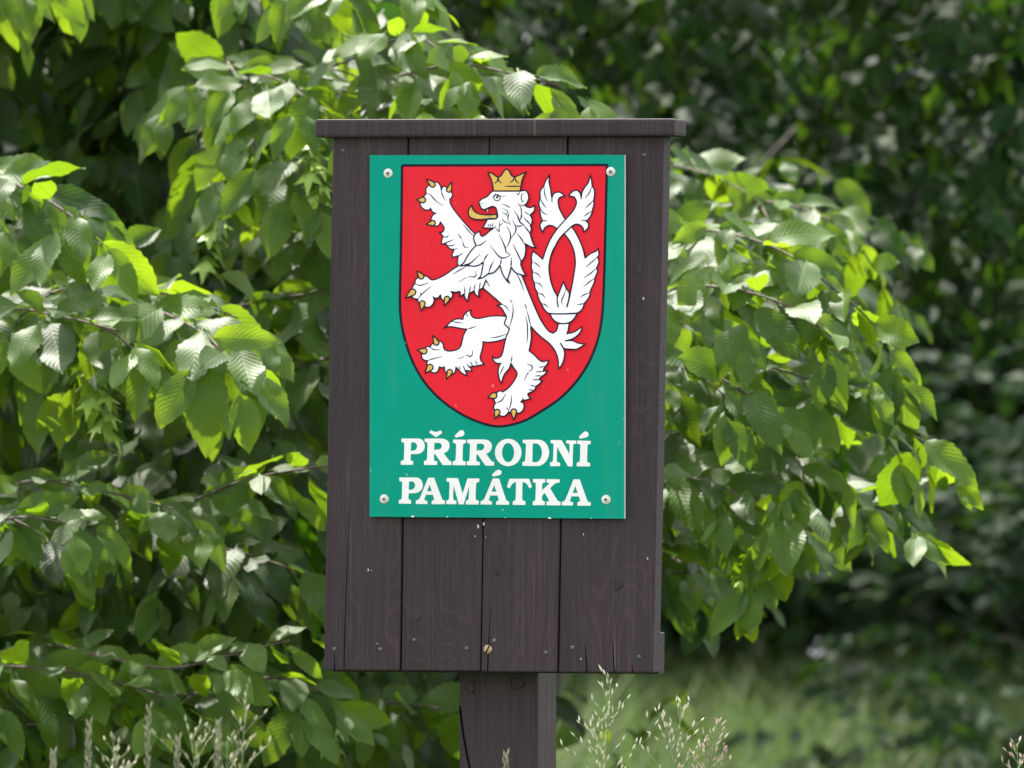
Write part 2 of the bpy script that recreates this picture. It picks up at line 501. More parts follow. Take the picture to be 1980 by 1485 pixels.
class Print:
    """flat print on the plate: fills and lines gathered in one mesh, each layer a hair above the one below"""
    def __init__(self): self.v, self.f = [], []
    def fill(self, loops, z):
        """loops in photograph pixels"""
        flat = [p for lp in loops for p in lp]
        tris = tessellate_polygon([[Vector((p[0], -p[1], 0)) for p in lp] for lp in loops])
        b = len(self.v)
        off = PF + z
        self.v += [L(p[0], p[1], off) for p in flat]
        for t in tris:
            a, c, d = (flat[i] for i in t)
            ar = (c[0]-a[0])*(d[1]-a[1]) - (c[1]-a[1])*(d[0]-a[0])
            if abs(ar) < 1e-5: continue
            self.f.append(tuple(b + i for i in (t if ar < 0 else t[::-1])))
    def line(self, pts, w, z, taper=(1, 1), closed=False):
        n = len(pts)
        if n < 2: return
        b = len(self.v)
        off = PF + z
        for i in range(n):
            p = Vector(pts[i])
            q0 = Vector(pts[i - 1]) if (closed or i > 0) else p
            q1 = Vector(pts[(i + 1) % n]) if (closed or i < n - 1) else p
            d0, d1 = (p - q0), (q1 - p)
            d0 = d0.normalized() if d0.length > 1e-6 else d1.normalized()
            d1 = d1.normalized() if d1.length > 1e-6 else d0
            t = d0 + d1
            t = t.normalized() if t.length > 0.25 else d0
            nrm = Vector((-t.y, t.x))
            c = max(0.6, nrm.dot(Vector((-d0.y, d0.x))))
            s = i / (n - 1)
            tw = 1.0
            if taper[0] < 1: tw = min(tw, taper[0] + (1 - taper[0]) * min(1, s / 0.45))
            if taper[1] < 1: tw = min(tw, taper[1] + (1 - taper[1]) * min(1, (1 - s) / 0.45))
            o = nrm * (w * 0.5 * tw / c)
            for q in (p - o, p + o): self.v.append(L(q.x, q.y, off))
        m = n if closed else n - 1
        for i in range(m):
            j = (i + 1) % n
            self.f.append((b + 2*i, b + 2*j, b + 2*j + 1, b + 2*i + 1))
    def build(self, name, mt):
        o = mesh_obj(name, self.v, self.f, mt, plate)
        return o

ZL = 0.00007
# views of the print that the outlines were measured in: origin x, origin y, scale
VW = {'A': (760, 310, 8.25), 'B': (920, 310, 7.6154), 'C': (760, 480, 8.25), 'D': (960, 480, 8.25), 'E': (780, 600, 8.25),
      'F': (920, 640, 8.25), 'M': (840, 410, 9.28), 'V': (765, 825, 9.28), 'W': (955, 825, 9.28), 'X': (0, 0, 1)}
def tr(spec):
    """'A 10,20 30,40 B 5,6' -> photograph pixels"""
    out, vw = [], VW['X']
    for tok in spec.split():
        if tok in VW: vw = VW[tok]
        else:
            x, y = tok.split(',')
            out.append((vw[0] + float(x) / vw[2], vw[1] + float(y) / vw[2]))
    return out

# shield
shield = tr('X 777.5,320 1173.5,319 1171.5,400 1168.5,520 1166,585 1163,620 1157,652 1147,682 1131,714 1110,743 1083,770 1050,793 1010,815 962,824.5 915,812 878,792 846,767 818,735 797,697 784,660 775.5,620 773.5,580 775,500 776.5,400')
sp = smooth_path(shield, True, 5)
pr_ = Print(); pr_.fill([sp], ZL); pr_.build('shield_field', RED)
pr_ = Print(); pr_.line(sp + [sp[0]], 5.0, ZL * 2); pr_.build('shield_border', INK)

lion, ink = Print(), Print()
claws = []
lev = [4]
LW = 2.6
def shape(spec, extra=''):
    pts = smooth_path(tr(spec), False)
    z = lev[0] * ZL
    lion.fill([pts + [Vector(p) for p in tr(extra)]], z)
    ink.line(pts, LW, z + ZL)
    lev[0] += 2
def claw(v, tx, ty, bx, by, r):
    ox, oy, k = VW[v]
    T, B, r = Vector((ox + tx / k, oy + ty / k)), Vector((ox + bx / k, oy + by / k)), r / k
    d = (T - B).normalized(); n = Vector((-d.y, d.x))
    q = [T]
    mid = B + (T - B) * 0.45
    q.append(mid + n * r * 0.62 + d * 0.1)
    for a in range(60, 301, 30):
        q.append(B + d * (r * math.cos(R(a))) + n * (r * math.sin(R(a))))
    q.append(mid - n * r * 0.62)
    claws.append((smooth_path([(p.x, p.y) for p in q], True), lev[0] * ZL))
def lines(spec, w=2.3, taper=(0.35, 0.35)):
    for s in spec.split(';'):
        s = s.strip()
        if s: ink.line(smooth_path(tr(s), False), w, lev[0] * ZL, taper)

# raised paw
shape('A 1310,1180 1180,1040 1060,900 960,770 915,690 905,620 930,600 948,560 940,520 915,495 860,470 850,430 825,410 790,425 767,475 765,435 740,380 705,350 670,345 600,380 545,420 522,470 525,530 490,575 450,620 430,690 450,740 490,780 540,795 585,788 597,765 620,810 650,835 682,845 640,865 610,920 605,960 640,1040 700,1050 735,1025 755,985 790,1030 815,1080 803,1125 775,1150 742,1152 770,1180 800,1215 778,1270 772,1337 840,1330 870,1370 905,1410 955,1422 M 345,690 320,760 322,815 385,795 430,785 415,850 412,920 430,965 520,960', 'M 600,900 740,620 735,420')
for c in ((530, 300, 630, 385, 44), (378, 632, 472, 632, 46), (937, 345, 893, 468, 40), (528, 1022, 632, 1000, 42)): claw('A', *c)
lines('A 1115,1020 1200,1120 1290,1215; A 1035,1168 1070,1220 1105,1262; A 1112,1275 1120,1340 1140,1385 1200,1390; A 525,530 590,545 640,600 700,660 805,728; A 765,470 785,545 835,645; A 800,1215 845,1225 890,1195; A 785,1330 880,1300 965,1265; A 870,1350 920,1365 990,1340; A 905,1410 960,1420 1030,1405; M 430,785 510,740')
lev[0] += 1
# raised hind leg
shape('E 1640,95 1500,88 1380,95 1250,120 1180,130 1110,110 1072,60 1068,25 1085,0 1045,8 1000,35 965,80 948,145 880,135 810,150 740,195 690,250 638,287 720,260 820,270 920,290 1010,300 962,390 940,480 915,570 870,620 790,645 720,650 662,630 640,590 630,530 590,490 520,500 470,530 437,560 430,585 395,578 355,590 310,650 293,705 290,740 310,780 350,800 385,802 378,835 376,870 400,930 440,980 500,1000 550,970 575,900 610,915 652,905 660,960 690,1000 740,1010 785,1020 822,990 840,908 875,945 930,1000 1018,1047 1000,1000 985,958 1030,962 1097,970 1060,900 1120,893 1180,885 1235,872 1290,858 1242,810 1225,750 1240,680 1265,580 1270,500 1360,510 1500,490 1640,450', 'E 1720,300 1720,150')
for c in ((470, 402, 525, 515, 42), (223, 633, 330, 650, 46), (348, 1002, 425, 910, 48), (690, 1097, 740, 985, 42)): claw('E', *c)
lines('E 1010,300 1090,280 1168,248; E 760,180 850,190 960,207; E 1005,40 1022,105; E 1380,440 1500,425 1655,375; E 985,725 1020,715 1065,742 1102,700 1095,633; E 430,583 470,622 595,632; E 385,802 450,780 622,735; E 1140,800 1185,875; E 1060,820 1115,892; E 1015,850 1055,920; E 950,880 987,960; E 880,890 905,950; E 865,778 880,765; E 895,772 906,755; E 920,765 930,745; E 945,758 955,735', 2.2)
lev[0] += 1
# the forked tail: right strand with the left plume, then the left strand crossing over it
shape('D 1280,1035 1330,1010 1380,950 1400,880 1450,820 1490,745 1490,700 1520,630 1560,540 1570,470 1610,380 1600,310 1635,220 1610,140 1635,110 1622,5 1580,50 1500,85 1415,155 1395,50 B 1610,1440 1570,1280 1500,1120 1420,990 1320,870 1270,790 1225,690 1213,590 1240,545 1305,527 1250,475 1190,470 1140,500 1120,560 1100,420 1078,310 1087,208 1020,320 1000,380 960,430 945,480 948,540 938,590 928,650 945,700 945,760 960,840 985,890 955,925 945,960 960,1010 990,1062 1010,1000 1070,960 1130,965 1190,1000 1310,1090 1400,1220 1450,1360 1465,1485 D 1255,280 1225,480 1190,660 1165,780 1125,930')
lines('D 1610,140 1520,220 1425,300; D 1600,310 1500,400 1392,470; D 1565,480 1470,545 1385,612; D 1480,710 1400,740 1335,785; D 1400,880 1350,890 1285,905; B 1005,385 1015,500 1055,605; B 945,550 990,640 1040,700; B 945,710 990,770 1050,800; B 985,890 1050,890; B 1120,540 1122,625', 2.3)
lev[0] += 1
shape('D 985,935 970,770 920,680 870,540 840,380 840,260 870,110 915,0 B 1120,1380 1170,1260 1240,1140 1350,1030 1420,965 1480,940 1540,955 1580,1000 1590,1057 1620,1030 1655,990 1662,930 1620,890 1650,875 1700,800 1715,740 1740,640 1735,590 1748,510 1745,430 1715,380 1705,300 1685,212 1660,320 1610,390 1565,470 1553,560 1535,480 1490,440 1440,450 1400,480 1368,522 1450,540 1480,600 1475,660 1420,760 1310,880 1190,1020 1100,1160 1030,1320 985,1460 D 735,172 640,90 580,48 557,140 565,210 555,300 575,370 570,420 580,500 605,560 615,640 650,700 660,760 690,840 725,900 760,970 830,1035 1050,1047 1280,1035', 'D 1130,930')
lines('D 580,215 640,250 705,305; D 580,385 650,405 712,470; D 615,545 690,570 742,628; D 655,710 730,735 778,795; D 710,880 780,900 825,945; B 1710,380 1670,480 1605,560; B 1735,590 1680,640 1610,710; B 1700,750 1640,790 1590,825; B 1630,890 1600,885 1550,880; B 1553,540 1552,575', 2.3)
lev[0] += 1
shape('D 985,940 968,800 1010,680 1070,530 1110,640 1160,715 1150,820 1118,940')
lines('D 1110,640 1070,760 1040,830 1050,900')
lev[0] += 1
# body, standing leg and the root of the tail
shape('D 380,380 415,460 520,720 620,960 720,1170 830,1320 900,1355 955,1315 985,1205 1160,1195 1145,1290 1125,1365 1250,1330 1362,1248 1335,1340 1240,1430 1110,1475 F 1420,155 1540,155 1640,195 1745,205 1620,285 1500,298 1400,272 1348,188 1400,280 1417,360 1410,420 1385,510 1322,610 1310,440 1260,310 1170,195 1050,100 940,0 D 640,1350 545,1240 552,1350 F 885,60 880,150 850,315 940,390 1020,470 1080,490 1165,463 1130,540 1085,600 1080,645 1142,628 1100,690 1040,730 1010,775 1057,798 1000,855 960,885 945,930 900,965 830,1000 840,1040 878,1072 800,1102 755,1100 720,1130 760,1150 770,1210 740,1280 680,1310 600,1300 550,1305 525,1285 505,1320 460,1355 410,1358 350,1320 300,1270 285,1200 310,1150 290,1090 320,1020 350,965 400,955 430,972 520,910 600,810 655,710 650,650 600,580 560,515 530,600 450,700 405,842 370,740 355,640 380,540 400,515 340,515 290,480 263,403 310,440 370,425 415,380 440,290 480,110 525,0 C 1855,1280 1785,1215 1780,1180 1808,1100 1770,1020 1720,945 1655,910 1740,895 1560,740 1430,630 1480,500', 'M 900,1000 1200,800 1500,800')
for c in ((193, 1057, 288, 1030, 48), (310, 1397, 340, 1295, 46), (605, 1417, 605, 1288, 46)): claw('F', *c)
lines('C 1840,1300 1890,1150 1915,1000 1908,890; C 1870,820 1900,870; C 1735,890 1800,930 1858,1008; D 450,880 485,975; D 485,990 520,1130 548,1245; D 462,1075 490,1200 495,1400 F 812,190; D 310,390 380,520 440,685; M 915,1185 940,1250 998,1340; F 560,515 580,395; F 385,690 450,555; F 818,508 850,540 890,548 905,590 880,632 838,637; F 840,655 825,690; F 820,680 805,715; F 805,715 790,750; F 785,755 778,785; F 995,570 1050,575 1100,555; F 955,655 1080,640; F 945,718 1040,712; F 900,780 1010,772; F 868,862 960,885; F 842,938 915,942; F 705,1128 740,1125 750,1055; F 478,998 410,1110 310,1150; F 572,1025 560,1150 520,1285; F 483,1215 520,1265')
lev[0] += 1
shape('D 855,1046 890,1120 960,1180 1060,1203 1170,1180 1240,1120 1285,1042 1050,1049 855,1046')
lev[0] += 1
# lower paw
shape('C 1050,275 960,330 850,410 740,470 640,505 590,490 560,460 510,440 440,450 390,470 355,510 350,560 320,600 300,650 290,720 305,775 340,805 395,810 395,840 415,870 450,920 510,932 570,940 630,900 655,830 640,775 670,795 720,790 755,745 765,790 800,830 860,840 905,820 945,770 945,710 920,690 1000,702 1060,688 1075,720 1062,775 1130,730 1150,790 1187,852 1200,780 1212,722 1290,680 1320,740 1372,777 1365,710 1375,660 1430,630 1480,505', 'C 1550,300 1250,200')
for c in ((378, 362, 450, 448, 42), (198, 793, 312, 700, 50), (450, 1002, 468, 882, 44), (818, 917, 860, 808, 42)): claw('C', *c)
lines('C 955,412 1060,350 1170,290; C 1185,467 1240,450 1300,462 1325,420 1315,362; C 1140,615 1148,740; C 1238,600 1212,725; C 1308,572 1288,685; C 1392,538 1375,655; C 350,560 430,592 575,548; C 395,812 450,740 608,605; C 433,707 450,742; C 1060,535 1070,515; C 1088,520 1098,502; C 1115,505 1128,485; C 1145,490 1158,465', 2.2)
lev[0] += 1
# mane and head
shape('M 450,965 520,920 600,780 680,670 750,600 715,520 705,460 725,405 780,360 812,348 820,400 850,437 900,420 980,350 1075,280 B 240,1000 103,992 140,930 172,868 290,862 325,830 318,780 300,710 270,682 230,680 160,710 120,727 80,705 60,660 43,610 90,570 170,530 220,475 270,448 650,448 690,448 740,443 772,500 778,560 755,620 722,662 760,690 820,692 867,662 860,740 800,805 828,870 822,930 802,960 818,1010 800,1067 812,1130 850,1240 888,1288 810,1272 728,1228 735,1320 718,1420 M 1600,830 1550,912 1560,980 1600,1070 1645,1142 1540,1120 1450,1080 1375,985 1340,1120 1308,1200 1348,1278 1290,1220 1220,1100 1185,980 1172,955 1120,1030 1050,1090 960,1110 880,1170 778,1202 830,1150 860,1020 880,895 800,950 720,970 640,965 560,960 450,965')
lines('M 750,600 820,590 940,508; M 540,940 640,920 820,755; M 880,890 920,810 962,753; M 970,1095 1010,980 1062,878; M 1172,958 1192,900 1200,830; M 1000,600 1080,700 1150,790 1230,825 1310,802 1368,762; M 1160,400 1220,520 1270,640 1290,720 1368,762; M 1290,252 1350,350 1365,460 1330,570 1285,642; M 1370,475 1440,380 1465,300 1450,240 1398,150; M 1450,240 1520,255 1612,225; M 1450,0 1500,90 1540,190 1612,225; M 1560,0 1562,80 1532,155; M 1595,90 1680,180 1730,235; M 1605,238 1670,320 1722,405; M 1475,380 1560,480 1622,585; M 1410,578 1470,700 1540,850 1555,935; M 1385,820 1375,930 1375,990; M 640,930 600,950 540,950', 2.7)
lines('B 235,557 290,498 350,530 455,523; B 370,642 430,655 490,692 512,678; B 390,708 450,735 480,800 470,870 515,942; B 390,768 440,790 470,835; B 385,852 420,900 515,945; B 345,895 352,965 400,915; B 282,955 300,1010 345,1050 342,980 360,950; B 612,625 660,690 672,790 650,882; B 560,733 610,810 640,890 712,952; B 718,488 678,500 668,560 690,612 718,590; B 592,483 625,506 652,462; B 640,648 690,668 742,640; B 708,753 800,812; B 195,935 175,980; B 230,925 205,985; B 260,925 235,990; B 76,628 92,640', 2.0)
def ring(cx, cy, r, w):
    pts = [(cx + r * math.cos(2*PI*i/18), cy + r * math.sin(2*PI*i/18)) for i in range(18)]
    ink.line(pts, w, lev[0] * ZL, (1, 1), True)
ring(920 + 313 / 7.6154, 310 + 550 / 7.6154, 6.0, 1.9)
ring(920 + 313 / 7.6154, 310 + 545 / 7.6154, 1.2, 2.4)
for q in ((115, 640), (105, 675), (145, 660)): ring(920 + q[0] / 7.6154, 310 + q[1] / 7.6154, 0.4, 0.9)
lev[0] += 1
# tongue, teeth, crown, claws
gold_parts = []
tong = smooth_path(tr('A 1258,715 1215,770 1200,840 1220,900 1290,935 1390,946 1490,936 1560,932 1640,930 1667,890 1645,862 1560,868 1500,870 1400,860 1320,830 1272,780'), True)
gp = Print(); gp.fill([tong], lev[0] * ZL); gp.build('tongue', GOLD)
ink.line(tong, 2.6, (lev[0] + 1) * ZL, (1, 1), True)
for t_ in ('B 155,720 185,722 182,785', 'B 192,790 205,852 240,855'):
    q = tr(t_)
    lion.fill([[Vector(p) for p in q]], (lev[0] + 2) * ZL)
    ink.line(q, 1.6, (lev[0] + 3) * ZL, (1, 1), True)
crn = smooth_path(tr('B 260,452 245,350 222,270 178,178 240,192 290,230 330,246 372,225 400,180 430,140 455,124 490,152 520,215 570,242 620,225 745,168 700,240 670,340 655,452'), True)
gp = Print(); gp.fill([crn], lev[0] * ZL); gp.build('crown', GOLD)
ink.line(crn, 2.7, (lev[0] + 1) * ZL, (1, 1), True)
lev[0] += 1
lines('B 275,340 320,300 322,246; B 382,337 338,300 334,246; B 498,330 552,292 562,240; B 632,340 592,302 572,240; B 425,382 650,382', 2.4, (0.6, 0.8))
for q, z in claws:
    gp = Print(); gp.fill([q], max(z, 0)); gp.build('claw', GOLD)
    ink.line(q, 2.6, z + ZL, (1, 1), True)
lion.build('lion_figure', WHITE)
ink.build('emblem_line', INK)

# lettering
def letters(name, items):
    for spec in items:
        loops = [smooth_path(tr(s), True, 4) for s in spec.split('|')]
        # outlines and holes belong to one letter; accents follow after '/'
        pr = Print(); pr.fill(loops, ZL * 2)
        pr.build(name, CREAM)
def ell(v, cx, cy, rx, ry, n=28):
    return v + ' ' + ' '.join('%.1f,%.1f' % (cx + rx * math.cos(2*PI*i/n), cy + ry * math.sin(2*PI*i/n)) for i in range(n))
letters('letter', [
 'V 103,213 400,213 455,225 500,265 523,345 505,420 455,470 390,490 272,493 268,590 285,612 316,618 312,683 93,683 95,615 130,605 148,580 155,310 145,285 105,275|V 280,285 320,280 360,295 385,345 370,400 335,428 270,432',
 'V 520,213 840,215 905,235 950,275 968,345 950,410 910,455 862,478 950,595 985,620 1003,628 1000,688 845,688 720,505 705,488 690,490 688,590 700,615 748,623 745,686 508,686 510,618 545,605 563,580 572,310 562,285 520,270|V 697,292 760,290 810,305 833,345 815,385 770,410 690,415',
 'V 1033,230 1262,235 1260,295 1225,300 1210,320 1200,590 1210,612 1258,628 1255,692 1022,690 1025,625 1060,612 1075,590 1085,325 1070,300 1030,290',
 'V 1285,230 1580,230 1660,245 1710,290 1728,350 1710,420 1670,465 1625,485 1715,610 1770,638 1765,700 1612,698 1480,510 1465,495 1450,500 1448,600 1465,625 1510,632 1507,693 1278,692 1280,625 1310,615 1325,590 1335,325 1322,298 1283,290|V 1457,308 1520,303 1570,315 1595,357 1575,400 1530,425 1452,430',
 ell('W', 257, 463, 238, 245) + '|' + ell('W', 255, 465, 108, 172),
 'W 518,235 800,235 880,255 950,320 990,440 975,550 920,640 850,690 790,705 512,702 512,635 545,625 562,600 575,325 562,300 518,290|W 697,305 760,300 820,335 858,420 858,520 820,600 770,635 690,635',
 'W 1018,240 1215,242 1355,490 1358,325 1340,300 1297,298 1298,245 1478,250 1478,308 1435,310 1422,335 1412,712 1328,710 1135,365 1128,610 1140,635 1188,650 1185,708 1008,708 1010,640 1045,630 1060,605 1070,325 1055,300 1018,295',
 'W 1497,248 1738,255 1735,312 1695,318 1682,340 1672,610 1685,640 1730,655 1727,713 1485,710 1487,648 1520,638 1542,610 1550,335 1535,312 1495,308',
 'V 65,912 365,912 420,925 465,970 488,1050 470,1120 420,1170 350,1192 235,1195 230,1285 245,1312 278,1318 275,1383 58,1380 60,1315 92,1305 110,1280 118,1005 108,985 68,975|V 242,985 290,980 330,1000 350,1050 335,1100 295,1130 235,1133',
 'V 585,915 690,915 832,1290 850,1318 888,1328 882,1390 645,1390 648,1330 680,1322 690,1300 668,1222 545,1222 515,1300 530,1325 572,1335 568,1388 362,1387 365,1322 405,1310 435,1275|V 608,1040 650,1160 563,1157',
 'V 917,920 1120,925 1203,1200 1290,928 1503,930 1498,995 1462,1000 1445,1025 1435,1290 1450,1320 1495,1332 1490,1397 1258,1395 1260,1330 1295,1318 1310,1290 1320,1070 1220,1393 1135,1393 1040,1060 1032,1285 1048,1320 1092,1330 1088,1390 910,1390 912,1328 945,1315 958,1290 967,1015 955,990 918,985',
 'W -18,928 92,930 215,1300 235,1330 273,1342 270,1400 38,1398 42,1338 75,1330 88,1310 65,1235 -65,1235 -90,1310 -75,1332 -35,1340 -38,1398 -240,1395 -237,1335 -200,1320 -170,1290|W 5,1050 45,1168 -45,1165',
 'W 280,935 632,935 682,1080 640,1108 600,1040 560,1005 515,995 508,1290 520,1325 568,1340 562,1405 337,1403 340,1340 375,1325 390,1295 398,998 355,1005 315,1050 285,1108 232,1080',
 'W 703,938 920,940 920,1000 880,1010 868,1030 865,1140 985,1030 990,1010 945,1000 945,942 1180,945 1175,1005 1120,1010 1070,1045 1010,1105 1120,1290 1150,1330 1198,1350 1193,1412 943,1410 945,1345 985,1335 990,1320 915,1190 868,1235 863,1300 875,1330 918,1345 913,1408 697,1408 700,1342 730,1330 745,1305 752,1030 740,1003 703,998',
 'W 1430,945 1540,945 1670,1310 1690,1345 1740,1358 1735,1418 1498,1418 1500,1355 1535,1345 1545,1325 1525,1250 1390,1250 1368,1325 1385,1350 1422,1358 1418,1415 1217,1412 1220,1350 1255,1338 1285,1305|W 1460,1065 1503,1190 1415,1188'])
letters('accent', ['V 628,62 720,95 812,65 838,115 725,190 603,105',
 'V 1060,160 1150,75 1190,65 1225,85 1235,130 1210,165 1080,198',
 'W 1525,180 1615,95 1655,82 1695,110 1698,155 1670,188 1545,218',
 'W -35,860 40,790 90,770 130,795 138,835 110,865 -15,897'])

# four screws with washers
for px, py, rot in ((750.5, 335, 20), (1181, 332, 50), (743, 965, 80), (1172, 966, 10)):
    x, z = F(px, py, PF)
    disc('washer', x, -PF + 0.0002, z, 9.2 * S, 0.0008, STEEL, plate, 0.3, 24)
    disc('screw', x, -PF - 0.0004, z, 5.4 * S, 0.0009, STEEL, plate, 0.3, 20)
    vs_, fs_ = [], []
    for k in range(2):
        a = R(rot + 90 * k)
        c, s_ = math.cos(a), math.sin(a)
        l, w = 3.4 * S, 1.0 * S
        b = len(vs_)
        yy = -PF - 0.00138 - k * 0.00005
        for (p, q) in ((-l, -w), (l, -w), (l, w), (-l, w)):
            vs_.append((x + p * c - q * s_, yy, z + p * s_ + q * c))
        fs_.append((b, b+1, b+2, b+3))
    mesh_obj('screw_recess', vs_, fs_, SLOT, plate)
# chips along the plate's lower edge
for px, py, r in ((798, 998.4, 2.2), (865, 999, 1.2), (1063, 1001.5, 2.2), (977, 1000.8, 0.9), (1143, 1002, 0.9)):
    q = [(px + r * math.cos(a) * (1.3 + 0.5 * math.sin(3 * a)), py + r * math.sin(a) * 0.8) for a in [2*PI*i/9 for i in range(9)]]
    pr = Print(); pr.fill([[Vector(p) for p in q]], ZL); pr.build('paint_chip', CORE)
# ------------------------------------------------------------------ ground
def gz(x, y):
    t = min(1.0, max(0.0, (y - 0.5) / 4.5))
    u = min(1.0, max(0.0, (y - 7.5) / 4.0))
    return 0.66 * t * t * (3 - 2 * t) - 0.08 * u * u * (3 - 2 * u) + 0.05 * math.sin(x * 0.9 + 1) * math.sin(y * 0.7)
gm = NT('meadow_soil')
tc = gm.n('ShaderNodeTexCoord').outputs['Object']
gm.l(gm.ramp(gm.noise(tc, 1.3, 6), [(0.3, (0.028, 0.040, 0.012)), (0.7, (0.060, 0.085, 0.024))]), gm.b.inputs['Base Color'])
gm.b.inputs['Roughness'].default_value = 0.95
xs = sorted(set([-400, -200, -100, -50, -25] + [x * 0.75 for x in range(-20, 21)] + [25, 50, 100, 200, 400]))
ys = sorted(set([-400, -200, -100, -50, -25] + [y * 0.75 for y in range(-18, 40)] + [40, 60, 100, 200, 400]))
gv = [(x, y, gz(x, y) - 0.02) for y in ys for x in xs]
gf = [(j * len(xs) + i, j * len(xs) + i + 1, (j + 1) * len(xs) + i + 1, (j + 1) * len(xs) + i) for j in range(len(ys) - 1) for i in range(len(xs) - 1)]
ground = mesh_obj('ground', gv, gf, gm.m, None, True)
ground['kind'] = 'structure'

# ------------------------------------------------------------------ leaves
def leaf_template(nt, us, seed, fold=0.16, droop=0.16, serr=0.0, width=0.54):
    rng = random.Random(seed)
    ph, tw, side = rng.uniform(0, 6), rng.uniform(-0.25, 0.25), rng.uniform(-0.08, 0.08)
    v, uv = [], []
    for i in range(nt + 1):
        t = i / nt
        w = width * 0.5 * (math.sin(PI * min(1.0, t ** 0.86)) ** 0.72 if 0 < t < 1 else 0.0) + 0.004
        if t > 0.8: w *= 1 - 0.35 * (t - 0.8) / 0.2
        for u in us:
            e = w * (1 + (serr * (1 if i % 2 else -1) if abs(u) == 1 else 0))
            x = u * e
            z = fold * abs(u) * w - droop * t * t + tw * x * t + 0.030 * math.sin(6.3 * t * 1.7 + ph + u) * abs(u)
            v.append((x + side * t * t, t, z))
            uv.append((0.5 + 0.5 * u, t))
    f = []
    n = len(us)
    for i in range(nt):
        for j in range(n - 1):
            f.append((i * n + j, i * n + j + 1, (i + 1) * n + j + 1, (i + 1) * n + j))
    # stalk
    b = len(v)
    v += [(-0.008, -0.10, 0.02), (0.008, -0.10, 0.02), (0.010, 0.03, 0.0), (-0.010, 0.03, 0.0)]
    uv += [(0.5, 0)] * 4
    f.append((b, b + 1, b + 2, b + 3))
    return np.array(v, dtype=np.float64), f, np.array(uv)

HI = [leaf_template(16, (-1, -0.5, 0, 0.5, 1), s, fold=fo, droop=dr, serr=0.05, width=wd)
      for s, fo, dr, wd in ((1, .10, .10, .50), (2, .22, .18, .45), (3, .06, .26, .54), (4, .28, .05, .45), (5, .14, .34, .50), (6, .18, -.06, .47), (7, .40, .22, .52), (8, .30, .48, .46), (9, -.12, .16, .52), (10, .55, .12, .48))]
LO = [leaf_template(5, (-1, 0, 1), s, fold=fo, droop=dr, width=wd) for s, fo, dr, wd in ((11, .12, .12, .50), (12, .26, .2, .45), (13, .1, .3, .52))]
def far_template(seed, fold, droop):
    v = np.array([(0, 0, 0), (-.25, .42, fold * .25), (0, .45, -droop * .2), (.25, .42, fold * .25), (0, 1, -droop)], dtype=np.float64)
    v[1:4:2, 1] += 0.05 * seed
    uv = np.array([(.5, 0), (0, .45), (.5, .45), (1, .45), (.5, 1)])
    return v, [(0, 2, 1), (0, 3, 2), (1, 2, 4), (2, 3, 4)], uv
FAR = [far_template(-1, .2, .1), far_template(0, .4, .25), far_template(1, .05, .3)]

def hi_mesh(k, mat):
    v, f, uv = HI[k]
    me = bpy.data.meshes.new('leaf')
    me.from_pydata([tuple(p) for p in v], [], f)
    ul = me.uv_layers.new(name='UVMap')
    li = np.empty(len(me.loops), dtype=np.int32)
    me.loops.foreach_get('vertex_index', li)
    ul.data.foreach_set('uv', uv[li].astype(np.float32).ravel())
    at = me.attributes.new('tone', 'FLOAT', 'POINT')
    at.data.foreach_set('value', np.full(len(v), 0.5, dtype=np.float32))
    me.polygons.foreach_set('use_smooth', [True] * len(me.polygons))
    me.materials.append(mat)
    return me

def join_leaves(name, mats, tones, templates, mat, parent, seed=0):
    """thousands of leaves as one mesh"""
    rng = np.random.default_rng(seed)
    mats = np.asarray(mats); tones = np.asarray(tones)
    which = rng.integers(0, len(templates), len(mats))
    V, FI, UV, TN = [], [], [], []
    base = 0
    tri_faces, loop_tot = [], []
    for k, (tv, tf, tuv) in enumerate(templates):
        m = mats[which == k]
        if not len(m): continue
        n, q = len(m), len(tv)
        w = np.einsum('nij,qj->nqi', m[:, :, :3], tv) + m[:, None, :, 3]
        V.append(w.reshape(-1, 3))
        for poly in tf:
            idx = np.array(poly)[None, :] + (base + np.arange(n) * q)[:, None]
            tri_faces.append((idx, len(poly)))
        UV.append(np.tile(tuv, (n, 1)))
        TN.append(np.repeat(tones[which == k], q))
        base += n * q
    V = np.concatenate(V); UV = np.concatenate(UV); TN = np.concatenate(TN)
    loops = np.concatenate([i.ravel() for i, _ in tri_faces]).astype(np.int32)
    tot = np.concatenate([np.full(len(i), c) for i, c in tri_faces]).astype(np.int32)
    start = np.concatenate(([0], np.cumsum(tot)[:-1])).astype(np.int32)
    me = bpy.data.meshes.new(name)
    me.vertices.add(len(V)); me.vertices.foreach_set('co', V.astype(np.float32).ravel())
    me.loops.add(len(loops)); me.loops.foreach_set('vertex_index', loops)
    me.polygons.add(len(tot)); me.polygons.foreach_set('loop_start', start); me.polygons.foreach_set('loop_total', tot)
    me.polygons.foreach_set('use_smooth', np.ones(len(tot), dtype=bool))
    ul = me.uv_layers.new(name='UVMap')
    ul.data.foreach_set('uv', UV[loops].astype(np.float32).ravel())
    at = me.attributes.new('tone', 'FLOAT', 'POINT')
    at.data.foreach_set('value', TN.astype(np.float32))
    me.update(calc_edges=True)
    me.materials.append(mat)
    o = bpy.data.objects.new(name, me)
    COL.objects.link(o)
    o.color = (0.5, 0.5, 0.5, 1)
    if parent: o.parent = parent
    return o

def leaf_matrix(p, d, pref, size):
    d = d.normalized()
    n = pref - d * pref.dot(d)
    if n.length < 0.05: n = Vector((0.3, -0.5, 0.8)) - d * d.dot(Vector((0.3, -0.5, 0.8)))
    n.normalize()
    x = d.cross(n)
    return [[x.x * size, d.x * size, n.x * size, p.x], [x.y * size, d.y * size, n.y * size, p.y], [x.z * size, d.z * size, n.z * size, p.z]]

